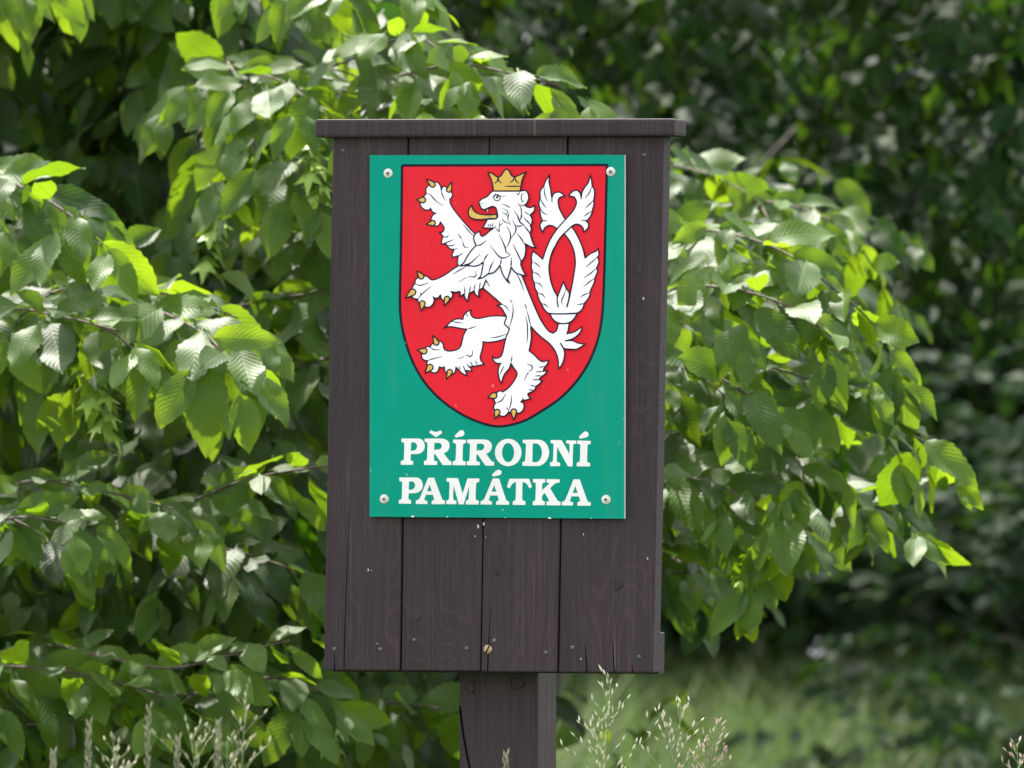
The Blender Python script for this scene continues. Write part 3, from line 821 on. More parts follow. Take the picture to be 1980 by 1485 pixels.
def tube(name, pts, r0, r1, m, parent, n=6):
    vs_, fs_ = [], []
    k = len(pts)
    for i, p in enumerate(pts):
        d = (pts[min(i + 1, k - 1)] - pts[max(i - 1, 0)]).normalized()
        a = d.cross(Vector((0.13, 0.31, 0.94)))
        a = a.normalized() if a.length > 0.05 else Vector((1, 0, 0))
        b = d.cross(a)
        r = r0 + (r1 - r0) * i / (k - 1)
        for j in range(n):
            q = 2 * PI * j / n
            vs_.append(p + a * (r * math.cos(q)) + b * (r * math.sin(q)))
    for i in range(k - 1):
        for j in range(n):
            fs_.append((i * n + j, i * n + (j + 1) % n, (i + 1) * n + (j + 1) % n, (i + 1) * n + j))
    fs_.append(tuple(range(n - 1, -1, -1))); fs_.append(tuple((k - 1) * n + j for j in range(n)))
    return mesh_obj(name, vs_, fs_, m, parent, True)

def spline3(pts, sub=8):
    out = []
    n = len(pts)
    for i in range(n - 1):
        p0, p1, p2, p3 = pts[max(i - 1, 0)], pts[i], pts[i + 1], pts[min(i + 2, n - 1)]
        for k in range(sub):
            t = k / sub
            out.append(0.5 * ((2 * p1) + (p2 - p0) * t + (2 * p0 - 5 * p1 + 4 * p2 - p3) * t * t + (3 * p1 - p0 - 3 * p2 + p3) * t ** 3))
    out.append(pts[-1])
    return out

UP = Vector((0, 0, 1))
class Tree:
    def __init__(self, name, loc, label, group, mat, seed):
        self.root = empty(name, loc)
        tag(self.root, label, 'tree', group)
        self.off = Vector(loc)
        self.leaves, self.tones = [], []
        self.mat = mat
        self.rng = random.Random(seed)
        self.seed = seed
    def limb(self, name, pts, r0, r1, m=BARK, n=8, sub=6):
        return tube(name, [p - self.off for p in spline3(pts, sub)], r0, r1, m, self.root, n)
    def leaf(self, p, d, pref, size, tone):
        self.leaves.append(leaf_matrix(p, d, pref, size)); self.tones.append(tone)
    def twig_leaves(self, p, d, length, size, droop, tone, step=0.023, face=0.65, young=0.0):
        """a short leafy shoot: leaves in two ranks along a drooping twig"""
        rng = self.rng
        n = max(2, int(length / step))
        pts = [p.copy()]
        side0 = d.cross(UP)
        side0 = side0.normalized() if side0.length > 0.05 else Vector((1, 0, 0))
        for i in range(n):
            s = i / max(1, n - 1)
            d = (d + Vector((0, 0, -droop * 0.22)) + Vector((rng.gauss(0, .07), rng.gauss(0, .07), rng.gauss(0, .05)))).normalized()
            p = p + d * step
            pts.append(p.copy())
            sgn = 1 if i % 2 else -1
            side = d.cross(UP)
            side = side.normalized() if side.length > 0.2 else side0
            ld = d * rng.uniform(0.45, 0.8) + side * sgn * rng.uniform(0.5, 0.95) + Vector((0, 0, -droop * rng.uniform(0.2, 1.0)))
            pref = UP * rng.uniform(0.4, 1.0) + Vector((0, -1, 0)) * face * rng.uniform(0.2, 1.25) + Vector((rng.gauss(0, .32), rng.gauss(0, .2), rng.gauss(0, .2)))
            sz = size * rng.uniform(0.48, 1.12) * (1.0 - 0.25 * s)
            tn = tone + rng.gauss(0, 0.13) + (young * 0.5 if s > 0.75 else 0)
            self.leaf(p + ld.normalized() * 0.008, ld, pref, sz, tn)
        ld = d + Vector((0, 0, -droop * 0.4))
        self.leaf(p, ld, UP + Vector((rng.gauss(0, .3), -face, 0)), size * rng.uniform(0.55, 0.85), tone + 0.1 + young * 0.3)
        return pts
    def spray(self, pts, side_len=0.15, size=0.085, droop=0.7, tone=0.5, step=0.05, r=0.0017, face=0.65, twigs=0.35, young=0.2, name='branch', both=True):
        rng = self.rng
        line = spline3(pts, 10)
        self.limb(name, pts, r, 0.0011, TWIG, 6, 8)
        acc, sgn = 0.0, 1
        tot = sum((line[i + 1] - line[i]).length for i in range(len(line) - 1))
        done = 0.0
        for i in range(len(line) - 1):
            seg = line[i + 1] - line[i]
            acc += seg.length; done += seg.length
            if acc < step * rng.uniform(0.7, 1.3): continue
            acc = 0
            d = seg.normalized()
            side = d.cross(UP)
            side = side.normalized() if side.length > 0.2 else Vector((0, -1, 0))
            sgn = -sgn
            s = done / tot
            sd = d * rng.uniform(0.35, 0.9) + side * sgn * rng.uniform(0.6, 1.0) + Vector((0, 0, rng.uniform(-0.25, 0.3)))
            ln = side_len * rng.uniform(0.45, 1.2) * (1 - 0.55 * s)
            tp = self.twig_leaves(line[i], sd.normalized(), ln, size, droop, tone, face=face, young=young)
            if ln > 0.07 and rng.random() < twigs:
                tube(name, [q - self.off for q in tp], 0.0016, 0.0007, TWIG, self.root, 5)
        # leaves sitting along the main shoot itself
        acc, sgn = 0.0, 1
        for i in range(len(line) - 1):
            seg = line[i + 1] - line[i]
            acc += seg.length
            if acc < 0.021: continue
            acc = 0; sgn = -sgn
            d = seg.normalized(); side = d.cross(UP)
            side = side.normalized() if side.length > 0.2 else Vector((0, -1, 0))
            ld = d * rng.uniform(.3, .9) + side * sgn * rng.uniform(.5, 1) + Vector((0, 0, rng.uniform(-.5, .55)))
            pref = UP * rng.uniform(.3, 1) + Vector((0, -1, 0)) * rng.uniform(0, 1.1) + Vector((rng.gauss(0, .4), rng.gauss(0, .2), 0))
            self.leaf(line[i] + Vector((0, -.004, .004)), ld, pref, size * rng.uniform(.55, 1.0), tone + rng.gauss(.06, .13))
        self.twig_leaves(line[-2], (line[-1] - line[-3]).normalized(), 0.06, size * 0.85, droop * 0.7, tone + 0.1, face=face, young=young)
    def fill(self, n, sampler, size, tone, droop=0.8, face=0.5, length=0.16, outward=None):
        """n leafy shoots through the volume that sampler draws from"""
        rng = self.rng
        for _ in range(n):
            p = sampler(rng)
            a = rng.uniform(0, 2 * PI)
            d = Vector((math.cos(a), math.sin(a) - 0.25, rng.uniform(-0.5, 0.35)))
            if outward is not None: d = d * 0.6 + (p - outward).normalized()
            self.twig_leaves(p, d.normalized(), length * rng.uniform(0.5, 1.3), size, droop, tone + rng.gauss(0, .08), face=face, step=0.028)
    def clusters(self, px, py, d, n=9, s=1.0):
        """hanging cluster of three-lobed bracts"""
        rng = self.rng
        top = P(px, py, d)
        vs_, fs_ = [], []
        for i in range(n):
            t = i / n
            a = i * 2.4 + rng.uniform(-.4, .4)
            p = top + Vector((0, 0, -0.055 * s * t)) - self.off
            dr = Vector((math.cos(a), math.sin(a), -0.55 - 0.5 * t)).normalized()
            nn = (UP * 0.8 + Vector((math.cos(a), math.sin(a), 0)) * 0.5)
            nn = (nn - dr * nn.dot(dr)).normalized()
            x = dr.cross(nn)
            l = 0.034 * s * rng.uniform(.75, 1.15)
            b = len(vs_)
            for (u, v, w) in ((0, 0, 0), (-.2, .28, .06), (-.42, .62, .0), (-.12, .55, .06), (0, 1.0, -.12), (.12, .55, .06), (.42, .62, 0), (.2, .28, .06)):
                vs_.append(p + x * (u * l) + dr * (v * l) + nn * (w * l))
            fs_ += [(b, b+1, b+3), (b+1, b+2, b+3), (b, b+3, b+5), (b+3, b+4, b+5), (b, b+5, b+7), (b+5, b+6, b+7)]
        mesh_obj('seed_cluster', vs_, fs_, BRACT, self.root)

TREES = []
def px_box(x0, x1, y0, y1, d0, d1):
    def f(rng):
        return P(rng.uniform(x0, x1), rng.uniform(y0, y1), rng.uniform(d0, d1))
    return f
def ellipsoid(c, r, inner=0.75, zmin=-9):
    def f(rng):
        while True:
            v = Vector((rng.gauss(0, 1), rng.gauss(0, 1), rng.gauss(0, 1))).normalized()
            k = rng.uniform(inner, 1.0)
            p = Vector((c[0] + v.x * r[0] * k, c[1] + v.y * r[1] * k, c[2] + v.z * r[2] * k))
            if p.z > zmin: return p
    return f

# ---- the hornbeam on the left
A = Tree('hornbeam_tree', (-1.15, 3.1, gz(-1.15, 3.1)), 'pale green leafy hornbeam with tiers of drooping branches left of and behind the sign', 'hornbeams behind the sign', LEAF, 5)
TREES.append(A)
tA = [Vector((-1.15, 3.1, 0)), Vector((-1.12, 3.05, 1.0)), Vector((-1.05, 3.1, 2.2)), Vector((-0.98, 3.2, 4.0))]
A.limb('trunk', tA, 0.085, 0.03, BARK, 10)
def limbA(z, pts, r=0.012):
    A.limb('branch', [Vector((-1.1, 3.08, z))] + pts, r, 0.0035, BARK, 7)
# tier curves: photograph pixel, pixel, distance
def T(*a): return [P(*q) for q in a]
tiers = [
 # main bright tier
 (T((-120, 640, 9.5), (40, 580, 9.2), (200, 552, 9.0), (350, 575, 8.9), (460, 615, 8.85)), dict(side_len=.20, size=.086, droop=.95, tone=.58, step=.034)),
 (T((-140, 660, 9.3), (0, 600, 9.0), (110, 610, 8.8), (230, 640, 8.72)), dict(side_len=.17, size=.084, droop=1.0, tone=.55, step=.04)),
 (T((180, 590, 9.2), (300, 600, 8.85), (400, 650, 8.7), (440, 700, 8.66)), dict(side_len=.17, size=.088, droop=1.1, tone=.62, step=.038)),
 (T((300, 620, 9.5), (470, 590, 9.3), (600, 570, 9.2), (680, 600, 9.15)), dict(side_len=.16, size=.08, droop=.8, tone=.45, step=.045)),
 (T((400, 800, 9.7), (520, 740, 9.4), (640, 690, 9.25)), dict(side_len=.17, size=.09, droop=.9, tone=.42, step=.045)),
 # lower tier
 (T((-80, 980, 9.2), (60, 930, 9.0), (200, 950, 8.9), (340, 985, 8.85)), dict(side_len=.17, size=.08, droop=.9, tone=.5, step=.038)),
 (T((180, 1030, 9.4), (330, 985, 9.1), (470, 930, 8.95), (600, 905, 8.9), (670, 900, 8.9)), dict(side_len=.14, size=.07, droop=.8, tone=.6, step=.036)),
 (T((-60, 1020, 8.95), (40, 1000, 8.8), (120, 1010, 8.7)), dict(side_len=.15, size=.088, droop=1.2, tone=.4, step=.04)),
 (T((300, 1050, 9.3), (430, 1060, 9.1), (560, 1100, 9.0), (640, 1150, 9.0)), dict(side_len=.16, size=.08, droop=.9, tone=.38, step=.04)),
 # bottom tier with the bare twig
 (T((60, 1230, 9.3), (170, 1262, 9.0), (320, 1292, 8.85), (440, 1268, 8.8), (560, 1238, 8.78)), dict(side_len=.10, size=.07, droop=.7, tone=.62, step=.06)),
 (T((-60, 1290, 9.1), (60, 1290, 8.9), (190, 1310, 8.85), (330, 1350, 8.8)), dict(side_len=.17, size=.085, droop=1.0, tone=.48, step=.04)),
 (T((200, 1360, 9.3), (380, 1340, 9.1), (520, 1310, 8.95), (620, 1340, 8.9)), dict(side_len=.16, size=.08, droop=.9, tone=.5, step=.04)),
 (T((350, 1440, 9.6), (520, 1400, 9.4), (700, 1360, 9.3), (850, 1370, 9.25)), dict(side_len=.16, size=.08, droop=.8, tone=.42, step=.042)),
 (T((-60, 1420, 9.2), (100, 1400, 9.0), (250, 1440, 8.95)), dict(side_len=.16, size=.08, droop=1.0, tone=.35, step=.042)),
 # upper left
 (T((-140, 330, 9.3), (-20, 340, 9.0), (80, 380, 8.85), (170, 440, 8.78)), dict(side_len=.16, size=.088, droop=.95, tone=.5, step=.042)),
 (T((-100, 470, 9.6), (60, 440, 9.3), (190, 470, 9.15), (270, 520, 9.1)), dict(side_len=.16, size=.08, droop=.9, tone=.45, step=.042)),
 # bright shoot left of the sign's top
 (T((400, 150, 9.7), (470, 140, 9.35), (550, 160, 9.15), (640, 230, 9.05)), dict(side_len=.15, size=.08, droop=.9, tone=.5, step=.038)),
 (T((420, 230, 9.6), (500, 250, 9.3), (560, 300, 9.15), (600, 360, 9.1)), dict(side_len=.15, size=.086, droop=1.1, tone=.5, step=.038)),
 (T((440, 120, 9.4), (480, 190, 9.25), (490, 260, 9.2), (492, 310, 9.2)), dict(side_len=.10, size=.082, droop=1.0, tone=.55, step=.05)),
 (T((380, 400, 9.9), (500, 400, 9.5), (600, 430, 9.3), (660, 480, 9.2)), dict(side_len=.15, size=.085, droop=1.1, tone=.45, step=.042)),
 # over the sign
 (T((560, 160, 9.6), (690, 110, 9.2), (790, 70, 9.05), (850, 95, 8.98)), dict(side_len=.09, size=.072, droop=.9, tone=.6, step=.045)),
 (T((620, 190, 9.5), (760, 150, 9.15), (880, 125, 9.0), (980, 140, 8.95), (1080, 165, 8.92)), dict(side_len=.10, size=.08, droop=1.0, tone=.62, step=.042)),
 (T((640, 260, 9.4), (740, 200, 9.2), (840, 200, 9.1), (920, 240, 9.1)), dict(side_len=.13, size=.078, droop=1.0, tone=.5, step=.05)),
 (T((470, -120, 9.6), (560, -60, 9.3), (640, -30, 9.2), (740, -40, 9.15)), dict(side_len=.15, size=.085, droop=1.2, tone=.62, step=.045)),
 (T((-100, -60, 9.7), (0, -50, 9.4), (70, -60, 9.3)), dict(side_len=.12, size=.075, droop=1.2, tone=.55, step=.055)),
]
for i, (pts, kw) in enumerate(tiers):
    A.spray(pts, **kw)
    if pts[0].x < -0.55:                       # these leave the trunk beyond the left edge of the view
        b_ = Vector((-1.1, 3.08, max(.5, pts[0].z - .2))); m_ = Vector((-1.02, 2.0, pts[0].z + .10))
    else:
        b_ = Vector((-1.1, 3.08, max(0.5, pts[0].z - 0.30)))
        m_ = pts[0] + Vector((-.06 + .05 * math.sin(i * 3), .75, -.04))
    A.limb('branch', [b_, m_, pts[0]], 0.0032, 0.0016, BARK, 6)
# inside of the crown, and unseen leaves added overhead to shade it
A.fill(520, px_box(-300, 520, -480, -170, 9.75, 11.2), .09, .36, .7, .4)  # above the view, added to shade the inside below
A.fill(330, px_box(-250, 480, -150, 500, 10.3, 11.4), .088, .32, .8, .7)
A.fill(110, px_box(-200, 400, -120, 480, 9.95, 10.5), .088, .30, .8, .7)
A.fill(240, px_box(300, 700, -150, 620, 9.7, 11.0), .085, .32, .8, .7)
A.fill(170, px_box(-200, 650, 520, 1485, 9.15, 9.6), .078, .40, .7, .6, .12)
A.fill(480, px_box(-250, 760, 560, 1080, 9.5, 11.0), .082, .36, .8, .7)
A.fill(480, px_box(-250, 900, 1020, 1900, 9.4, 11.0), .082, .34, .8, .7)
A.fill(1900, ellipsoid((-1.2, 3.9, 3.1), (1.9, 1.2, 1.1), 0.2, 2.1), .09, .36)  # upper crown out of view, thickened for the shade it casts
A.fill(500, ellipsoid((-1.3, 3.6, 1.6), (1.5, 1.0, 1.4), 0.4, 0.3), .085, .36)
for c in ((820, 195, 9.05), (925, 200, 9.0), (600, 255, 9.1), (615, 300, 9.1), (418, 270, 9.3), (415, 370, 9.3), (400, 430, 9.35), (180, 690, 8.9), (200, 740, 8.9), (640, 1350, 9.0)):
    A.clusters(*c)

# ---- the hornbeam on the right
B = Tree('hornbeam_tree', (-0.06, 3.0, gz(-0.06, 3.0)), 'leafy hornbeam reaching out to the right of the sign with its lowest twigs hanging', 'hornbeams behind the sign', LEAF, 9)
TREES.append(B)
B.limb('trunk', [Vector((-0.06, 3.0, 0)), Vector((-0.06, 2.98, 1.0)), Vector((-0.05, 2.96, 1.5)), Vector((-0.04, 3.0, 1.84))], 0.036, 0.025, BARK, 10)
tiersB = [
 (T((1180, 520, 9.6), (1290, 450, 9.2), (1400, 450, 9.0), (1520, 490, 8.9), (1640, 580, 8.85), (1700, 640, 8.85)), dict(side_len=.16, size=.08, droop=.9, tone=.58, step=.036)),
 (T((1200, 640, 9.4), (1300, 560, 9.0), (1420, 560, 8.85), (1540, 600, 8.8), (1640, 680, 8.78)), dict(side_len=.16, size=.078, droop=.95, tone=.5, step=.038)),
 (T((1200, 760, 9.5), (1330, 690, 9.1), (1450, 700, 8.95), (1580, 740, 8.88), (1690, 795, 8.85), (1750, 830, 8.85), (1795, 862, 8.86)), dict(side_len=.14, size=.082, droop=1.0, tone=.6, step=.042)),
 (T((1200, 740, 9.2), (1290, 700, 8.9), (1370, 720, 8.8), (1460, 770, 8.75)), dict(side_len=.14, size=.08, droop=.9, tone=.5, step=.042)),
 (T((1180, 900, 9.5), (1300, 840, 9.2), (1420, 840, 9.05), (1540, 870, 8.98), (1620, 930, 8.95)), dict(side_len=.16, size=.085, droop=1.0, tone=.45, step=.042)),
 (T((1180, 960, 9.2), (1280, 920, 9.0), (1360, 930, 8.9), (1430, 960, 8.86), (1454, 1010, 8.85), (1450, 1085, 8.85)), dict(side_len=.10, size=.085, droop=1.1, tone=.5, step=.05)),
 (T((1440, 860, 9.0), (1530, 880, 8.85), (1555, 930, 8.8), (1535, 975, 8.8)), dict(side_len=.08, size=.08, droop=1.1, tone=.6, step=.05)),
 (T((1480, 1010, 9.3), (1590, 970, 9.05), (1660, 970, 8.98), (1725, 992, 8.95)), dict(side_len=.09, size=.08, droop=1.0, tone=.58, step=.05)),
 (T((1180, 1030, 9.6), (1300, 985, 9.3), (1420, 975, 9.15), (1500, 1010, 9.1)), dict(side_len=.09, size=.08, droop=1.0, tone=.4, step=.045)),
 (T((1180, 1090, 9.8), (1270, 1070, 9.5), (1320, 1090, 9.4)), dict(side_len=.07, size=.08, droop=1.0, tone=.42, step=.05)),
 # paler shoots a little farther back
 (T((1180, 330, 10.2), (1300, 320, 9.9), (1400, 350, 9.75), (1480, 400, 9.7)), dict(side_len=.16, size=.08, droop=.9, tone=.46, step=.042)),
 (T((1280, 420, 10.1), (1420, 390, 9.8), (1540, 400, 9.65), (1640, 450, 9.6), (1690, 520, 9.6)), dict(side_len=.14, size=.072, droop=.9, tone=.5, step=.042)),
]
for pts, kw in tiersB:
    B.spray(pts, **kw)
    z = max(0.5, min(3.0, pts[0].z - 0.3))
    B.limb('branch', [Vector((-0.02, 2.98, z)), Vector((-0.02, 2.96, z)).lerp(pts[0], 0.5) + Vector((0, 0, 0.06)), pts[0]], 0.006, 0.0022, TWIG, 6)
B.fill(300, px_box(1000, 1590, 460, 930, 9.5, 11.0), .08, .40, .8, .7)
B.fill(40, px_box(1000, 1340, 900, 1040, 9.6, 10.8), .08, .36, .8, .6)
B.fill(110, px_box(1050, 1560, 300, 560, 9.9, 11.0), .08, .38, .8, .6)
for c in ((1430, 1100, 8.85), (1535, 960, 8.8), (1580, 450, 9.6)): B.clusters(*c, n=7, s=.8)

# ---- a low leafy bush in the meadow
bu = P(1185, 1500, 10.7); bu.z = gz(bu.x, bu.y)
K = Tree('bush', tuple(bu), 'small bright green bush in the meadow just right of the post', None, LEAF, 12)
K.root['category'] = 'bush'
TREES.append(K)
for k in range(7):
    a = k * 0.9
    K.limb('stem', [bu.copy(), bu + Vector((.05 * math.cos(a), .05 * math.sin(a), .3)), bu + Vector((.09 * math.cos(a), .08 * math.sin(a), .62 + .05 * math.sin(k * 2)))], .004, .0012, TWIG, 5)
K.fill(75, ellipsoid((bu.x, bu.y, 0.95), (.15, .2, .33), .3), .06, .75, .5, .5, .09)

# ---- darker trees behind
def crown_tree(name, loc, label, c, r, n_cl, per, size, seed, h, r0, zmin=-9, tone=.4, low=None):
    t = Tree(name, loc, label, 'shady trees at the back of the meadow', LEAF_DARK, seed)
    TREES.append(t)
    L_ = Vector(loc)
    top = Vector((c[0], c[1], c[2] + r[2] * 0.6))
    t.limb('trunk', [L_ - Vector((0, 0, .1)), L_.lerp(top, .3) + Vector((.08, .05, 0)), L_.lerp(top, .65), top], r0, r0 * .25, BARK, 10)
    smp = ellipsoid(c, r, 0.55, zmin)
    rng = t.rng
    cv = Vector(c)
    for k in range(14):
        a = k * 2.4
        e = Vector((c[0] + math.cos(a) * r[0] * .8, c[1] + math.sin(a) * r[1] * .8, c[2] + rng.uniform(-.2, .55) * r[2]))
        b = L_.lerp(top, rng.uniform(.3, .7))
        t.limb('branch', [b, b.lerp(e, .5) + Vector((0, 0, .15)), e], r0 * .17, min(.004, r0 * .08), BARK, 6)
    for k in range(n_cl):
        p = smp(rng)
        if p.y > c[1] + 0.35 * r[1]: continue
        out = (p - cv).normalized()
        d = (out + Vector((rng.gauss(0, .4), rng.gauss(0, .4), rng.gauss(-.1, .25)))).normalized()
        tn = tone + rng.gauss(0, .1)
        # a flat drooping spray: a main shoot and side shoots
        q = p.copy()
        for m in range(per):
            sd = (d * rng.uniform(.3, .9) + Vector((rng.gauss(0, .7), rng.gauss(0, .7), rng.gauss(-.1, .3)))).normalized()
            t.twig_leaves(q + Vector((rng.gauss(0, .1), rng.gauss(0, .1), rng.gauss(0, .05))), sd, .20 * rng.uniform(.6, 1.2), size, .22, tn, step=.034, face=.7)
            q = q + d * .05
    return t
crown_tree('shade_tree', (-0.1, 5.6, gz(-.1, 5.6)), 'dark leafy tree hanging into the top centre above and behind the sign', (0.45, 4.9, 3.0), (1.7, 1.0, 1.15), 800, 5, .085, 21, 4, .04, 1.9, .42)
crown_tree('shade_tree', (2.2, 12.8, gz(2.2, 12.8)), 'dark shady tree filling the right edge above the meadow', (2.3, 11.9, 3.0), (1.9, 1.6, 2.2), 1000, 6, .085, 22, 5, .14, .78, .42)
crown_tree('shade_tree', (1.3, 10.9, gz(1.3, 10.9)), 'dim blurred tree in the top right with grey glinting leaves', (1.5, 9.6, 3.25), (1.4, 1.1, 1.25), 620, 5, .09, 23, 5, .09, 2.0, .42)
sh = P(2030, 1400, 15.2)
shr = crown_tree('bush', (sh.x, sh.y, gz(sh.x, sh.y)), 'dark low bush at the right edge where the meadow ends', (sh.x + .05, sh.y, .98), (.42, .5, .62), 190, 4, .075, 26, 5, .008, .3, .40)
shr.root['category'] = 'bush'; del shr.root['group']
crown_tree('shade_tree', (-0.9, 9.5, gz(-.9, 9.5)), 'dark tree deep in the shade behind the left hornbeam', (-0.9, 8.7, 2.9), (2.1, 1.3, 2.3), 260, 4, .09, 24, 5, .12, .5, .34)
crown_tree('shade_tree', (0.1, 13.6, gz(.1, 13.6)), 'dark low-limbed tree behind the meadow just right of the sign', (0.6, 12.8, 2.95), (1.6, 1.3, 2.1), 800, 5, .09, 25, 5, .11, .86, .42)

# ---- pick the leaves that show largest, make them parts; the rest of each crown is one mass
camv = Vector((0, -D, EYE))
allv, allf = [], []
quad = np.array([(0, 0, 0), (-.26, .45, 0), (0, 1, -.1), (.26, .45, 0)])
recs = []
for ti, t in enumerate(TREES):
    M = np.array(t.leaves)
    t.M = M
    w = np.einsum('nij,qj->nqi', M[:, :, :3], quad) + M[:, None, :, 3]
    recs.append(w)
W = np.concatenate(recs)
nb = len(W) * 4
vl = [tuple(p) for p in W.reshape(-1, 3)]
fl = [(4*i, 4*i+1, 4*i+2, 4*i+3) for i in range(len(W))]
sx0, sx1 = F(628, 700)[0], F(1280, 700)[0]
q0 = Vector((CA * sx0, -SA * sx0, 0)); q1 = Vector((CA * sx1, -SA * sx1, 0))
vl += [(q0.x, q0.y, 1.32), (q1.x, q1.y, 1.32), (q1.x, q1.y, 1.85), (q0.x, q0.y, 1.85)]
fl.append((nb, nb + 1, nb + 2, nb + 3))
bvh = BVHTree.FromPolygons(vl, fl)
base = 0
for ti, t in enumerate(TREES):
    w = recs[ti]
    n = len(w)
    rel = w - np.array(camv)
    k = D / (S * rel[:, :, 1])
    px = rel[:, :, 0] * k + 990; py = 742.5 - rel[:, :, 2] * k
    area = np.abs((px[:, 2] - px[:, 0]) * (py[:, 3] - py[:, 1]) - (py[:, 2] - py[:, 0]) * (px[:, 3] - px[:, 1])) * 0.5
    cx, cy = px.mean(1), py.mean(1)
    inside = (cx > -20) & (cx < 2000) & (cy > -20) & (cy < 1505)
    area = np.where(inside, area, 0)
    order = np.argsort(-area)
    score = np.zeros(n)
    cand = [i for i in order[:4500] if area[i] > 60]
    for i in cand:
        a, b, c, d = w[i]
        hit = 0
        for q in ((a + b + c + d) / 4, a * .25 + b * .6 + c * .15, c * .25 + d * .6 + a * .15, c * .75 + (b + d) * .125, a * .75 + (b + d) * .125):
            dv = Vector(q) - camv
            h = bvh.ray_cast(camv, dv.normalized(), dv.length + .01)
            if h[2] is not None and h[2] == base + i: hit += 1
        score[i] = area[i] * hit / 5
    best = [i for i in np.argsort(-score)[:300] if score[i] > 20]
    base += n
    t.best = best
    meshes = [hi_mesh(q, t.mat) for q in range(len(HI))]
    rng = random.Random(77 + ti)
    off = Matrix.Translation(-t.off)
    for i in best:
        o = bpy.data.objects.new('leaf', meshes[rng.randrange(len(meshes))])
        COL.objects.link(o)
        o.parent = t.root
        m = t.M[i]
        o.matrix_basis = off @ Matrix((tuple(m[0]), tuple(m[1]), tuple(m[2]), (0, 0, 0, 1)))
        tn = min(1, max(0, t.tones[i]))
        o.color = (tn, tn, tn, 1)
    keep = np.ones(n, dtype=bool); keep[best] = False
    rest = t.M[keep].copy(); rest[:, :, 3] -= np.array(t.off)
    fo = join_leaves('foliage', rest, np.array(t.tones)[keep], LO, t.mat, t.root, ti)
    fo['kind'] = 'stuff'
    print('tree', ti, n, len(best), float(score[best[-1]]) if best else 0)

# ---- the wood behind everything
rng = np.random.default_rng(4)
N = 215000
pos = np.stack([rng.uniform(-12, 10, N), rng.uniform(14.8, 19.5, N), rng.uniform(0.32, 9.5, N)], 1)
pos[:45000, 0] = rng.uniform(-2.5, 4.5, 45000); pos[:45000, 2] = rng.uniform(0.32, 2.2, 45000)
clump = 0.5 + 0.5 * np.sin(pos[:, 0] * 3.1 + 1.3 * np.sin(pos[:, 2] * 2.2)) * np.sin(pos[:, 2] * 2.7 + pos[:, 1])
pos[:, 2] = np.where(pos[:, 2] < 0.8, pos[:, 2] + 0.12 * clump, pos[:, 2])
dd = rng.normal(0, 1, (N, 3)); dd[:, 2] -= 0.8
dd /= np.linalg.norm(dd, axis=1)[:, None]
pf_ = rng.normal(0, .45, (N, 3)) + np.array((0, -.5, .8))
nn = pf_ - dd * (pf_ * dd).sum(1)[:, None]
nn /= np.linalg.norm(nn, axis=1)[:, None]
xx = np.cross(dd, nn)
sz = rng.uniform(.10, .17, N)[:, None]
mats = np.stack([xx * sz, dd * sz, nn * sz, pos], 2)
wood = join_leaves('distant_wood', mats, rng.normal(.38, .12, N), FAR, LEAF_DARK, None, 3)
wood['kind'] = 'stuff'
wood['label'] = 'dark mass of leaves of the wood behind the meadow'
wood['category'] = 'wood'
tr_ = None

# ---- meadow grass
gmat = NT('grass_blade')
at = gmat.n('ShaderNodeAttribute', attribute_name='tone')
gcol = gmat.ramp(at.outputs['Fac'], [(0.1, (0.032, 0.066, 0.017)), (0.6, (0.082, 0.130, 0.036)), (0.95, (0.20, 0.22, 0.10))])
gmat.l(gcol, gmat.b.inputs['Base Color'])
gmat.b.inputs['Roughness'].default_value = 0.6
gmat.b.inputs['Specular IOR Level'].default_value = 0.15
gtr = gmat.n('ShaderNodeBsdfTranslucent'); gmat.l(gmat.mix(0.5, gcol, (0.11, 0.18, 0.04)), gtr.inputs[0])
gmx = gmat.n('ShaderNodeMixShader'); gmx.inputs[0].default_value = 0.4
gmat.l(gmat.b.outputs[0], gmx.inputs[1]); gmat.l(gtr.outputs[0], gmx.inputs[2]); gmat.l(gmx.outputs[0], gmat.out.inputs[0])
rng = np.random.default_rng(8)
def blades(n, xr, yr, hmin, hmax, wd, seed):
    rng = np.random.default_rng(seed)
    x = rng.uniform(*xr, n); y = rng.uniform(*yr, n)
    z = np.array([gz(a, b) for a, b in zip(x, y)]) - 0.02
    patch = 0.5 + 0.3 * np.sin(x * 4.3 + 0.7 * y) * np.sin(y * 2.1 - x) + 0.2 * np.sin(x * 9.1 - y * 3.0)
    h = rng.uniform(hmin, hmax, n) * (0.75 + 0.4 * patch)
    a = rng.uniform(0, 2 * PI, n); lean = rng.uniform(0.25, 1.0, n) * h
    w = rng.uniform(.6, 1.3, n) * wd
    px, py = np.cos(a + 1.57), np.sin(a + 1.57)
    out = []
    for t, ww in ((0, 1.0), (.4, .9), (.75, .6), (1.0, .08)):
        cx = x + np.cos(a) * lean * t * t; cy = y + np.sin(a) * lean * t * t; cz = z + h * t * (1 - 0.12 * t)
        out.append(np.stack([cx - px * w * ww, cy - py * w * ww, cz], 1))
        out.append(np.stack([cx + px * w * ww, cy + py * w * ww, cz], 1))
    V = np.stack(out, 1).reshape(-1, 3)
    tone = np.repeat(np.clip(rng.normal(.42, .18, n) + 0.5 * (patch - .5), 0, 1), 8)
    idx = np.arange(n) * 8
    F_ = np.concatenate([np.stack([idx + 2*k, idx + 2*k + 1, idx + 2*k + 3, idx + 2*k + 2], 1) for k in range(3)])
    return V, F_, tone
parts_ = [blades(42000, (-3.5, 4.5), (2.5, 14.6), .22, .42, .0042, 1), blades(9000, (-2.5, 2.5), (-4.0, 1.6), .35, .7, .003, 2), blades(9000, (-1.2, 2.8), (3.5, 13.5), .30, .46, .0030, 3)]
b_ = 0; VV, FF, TT = [], [], []
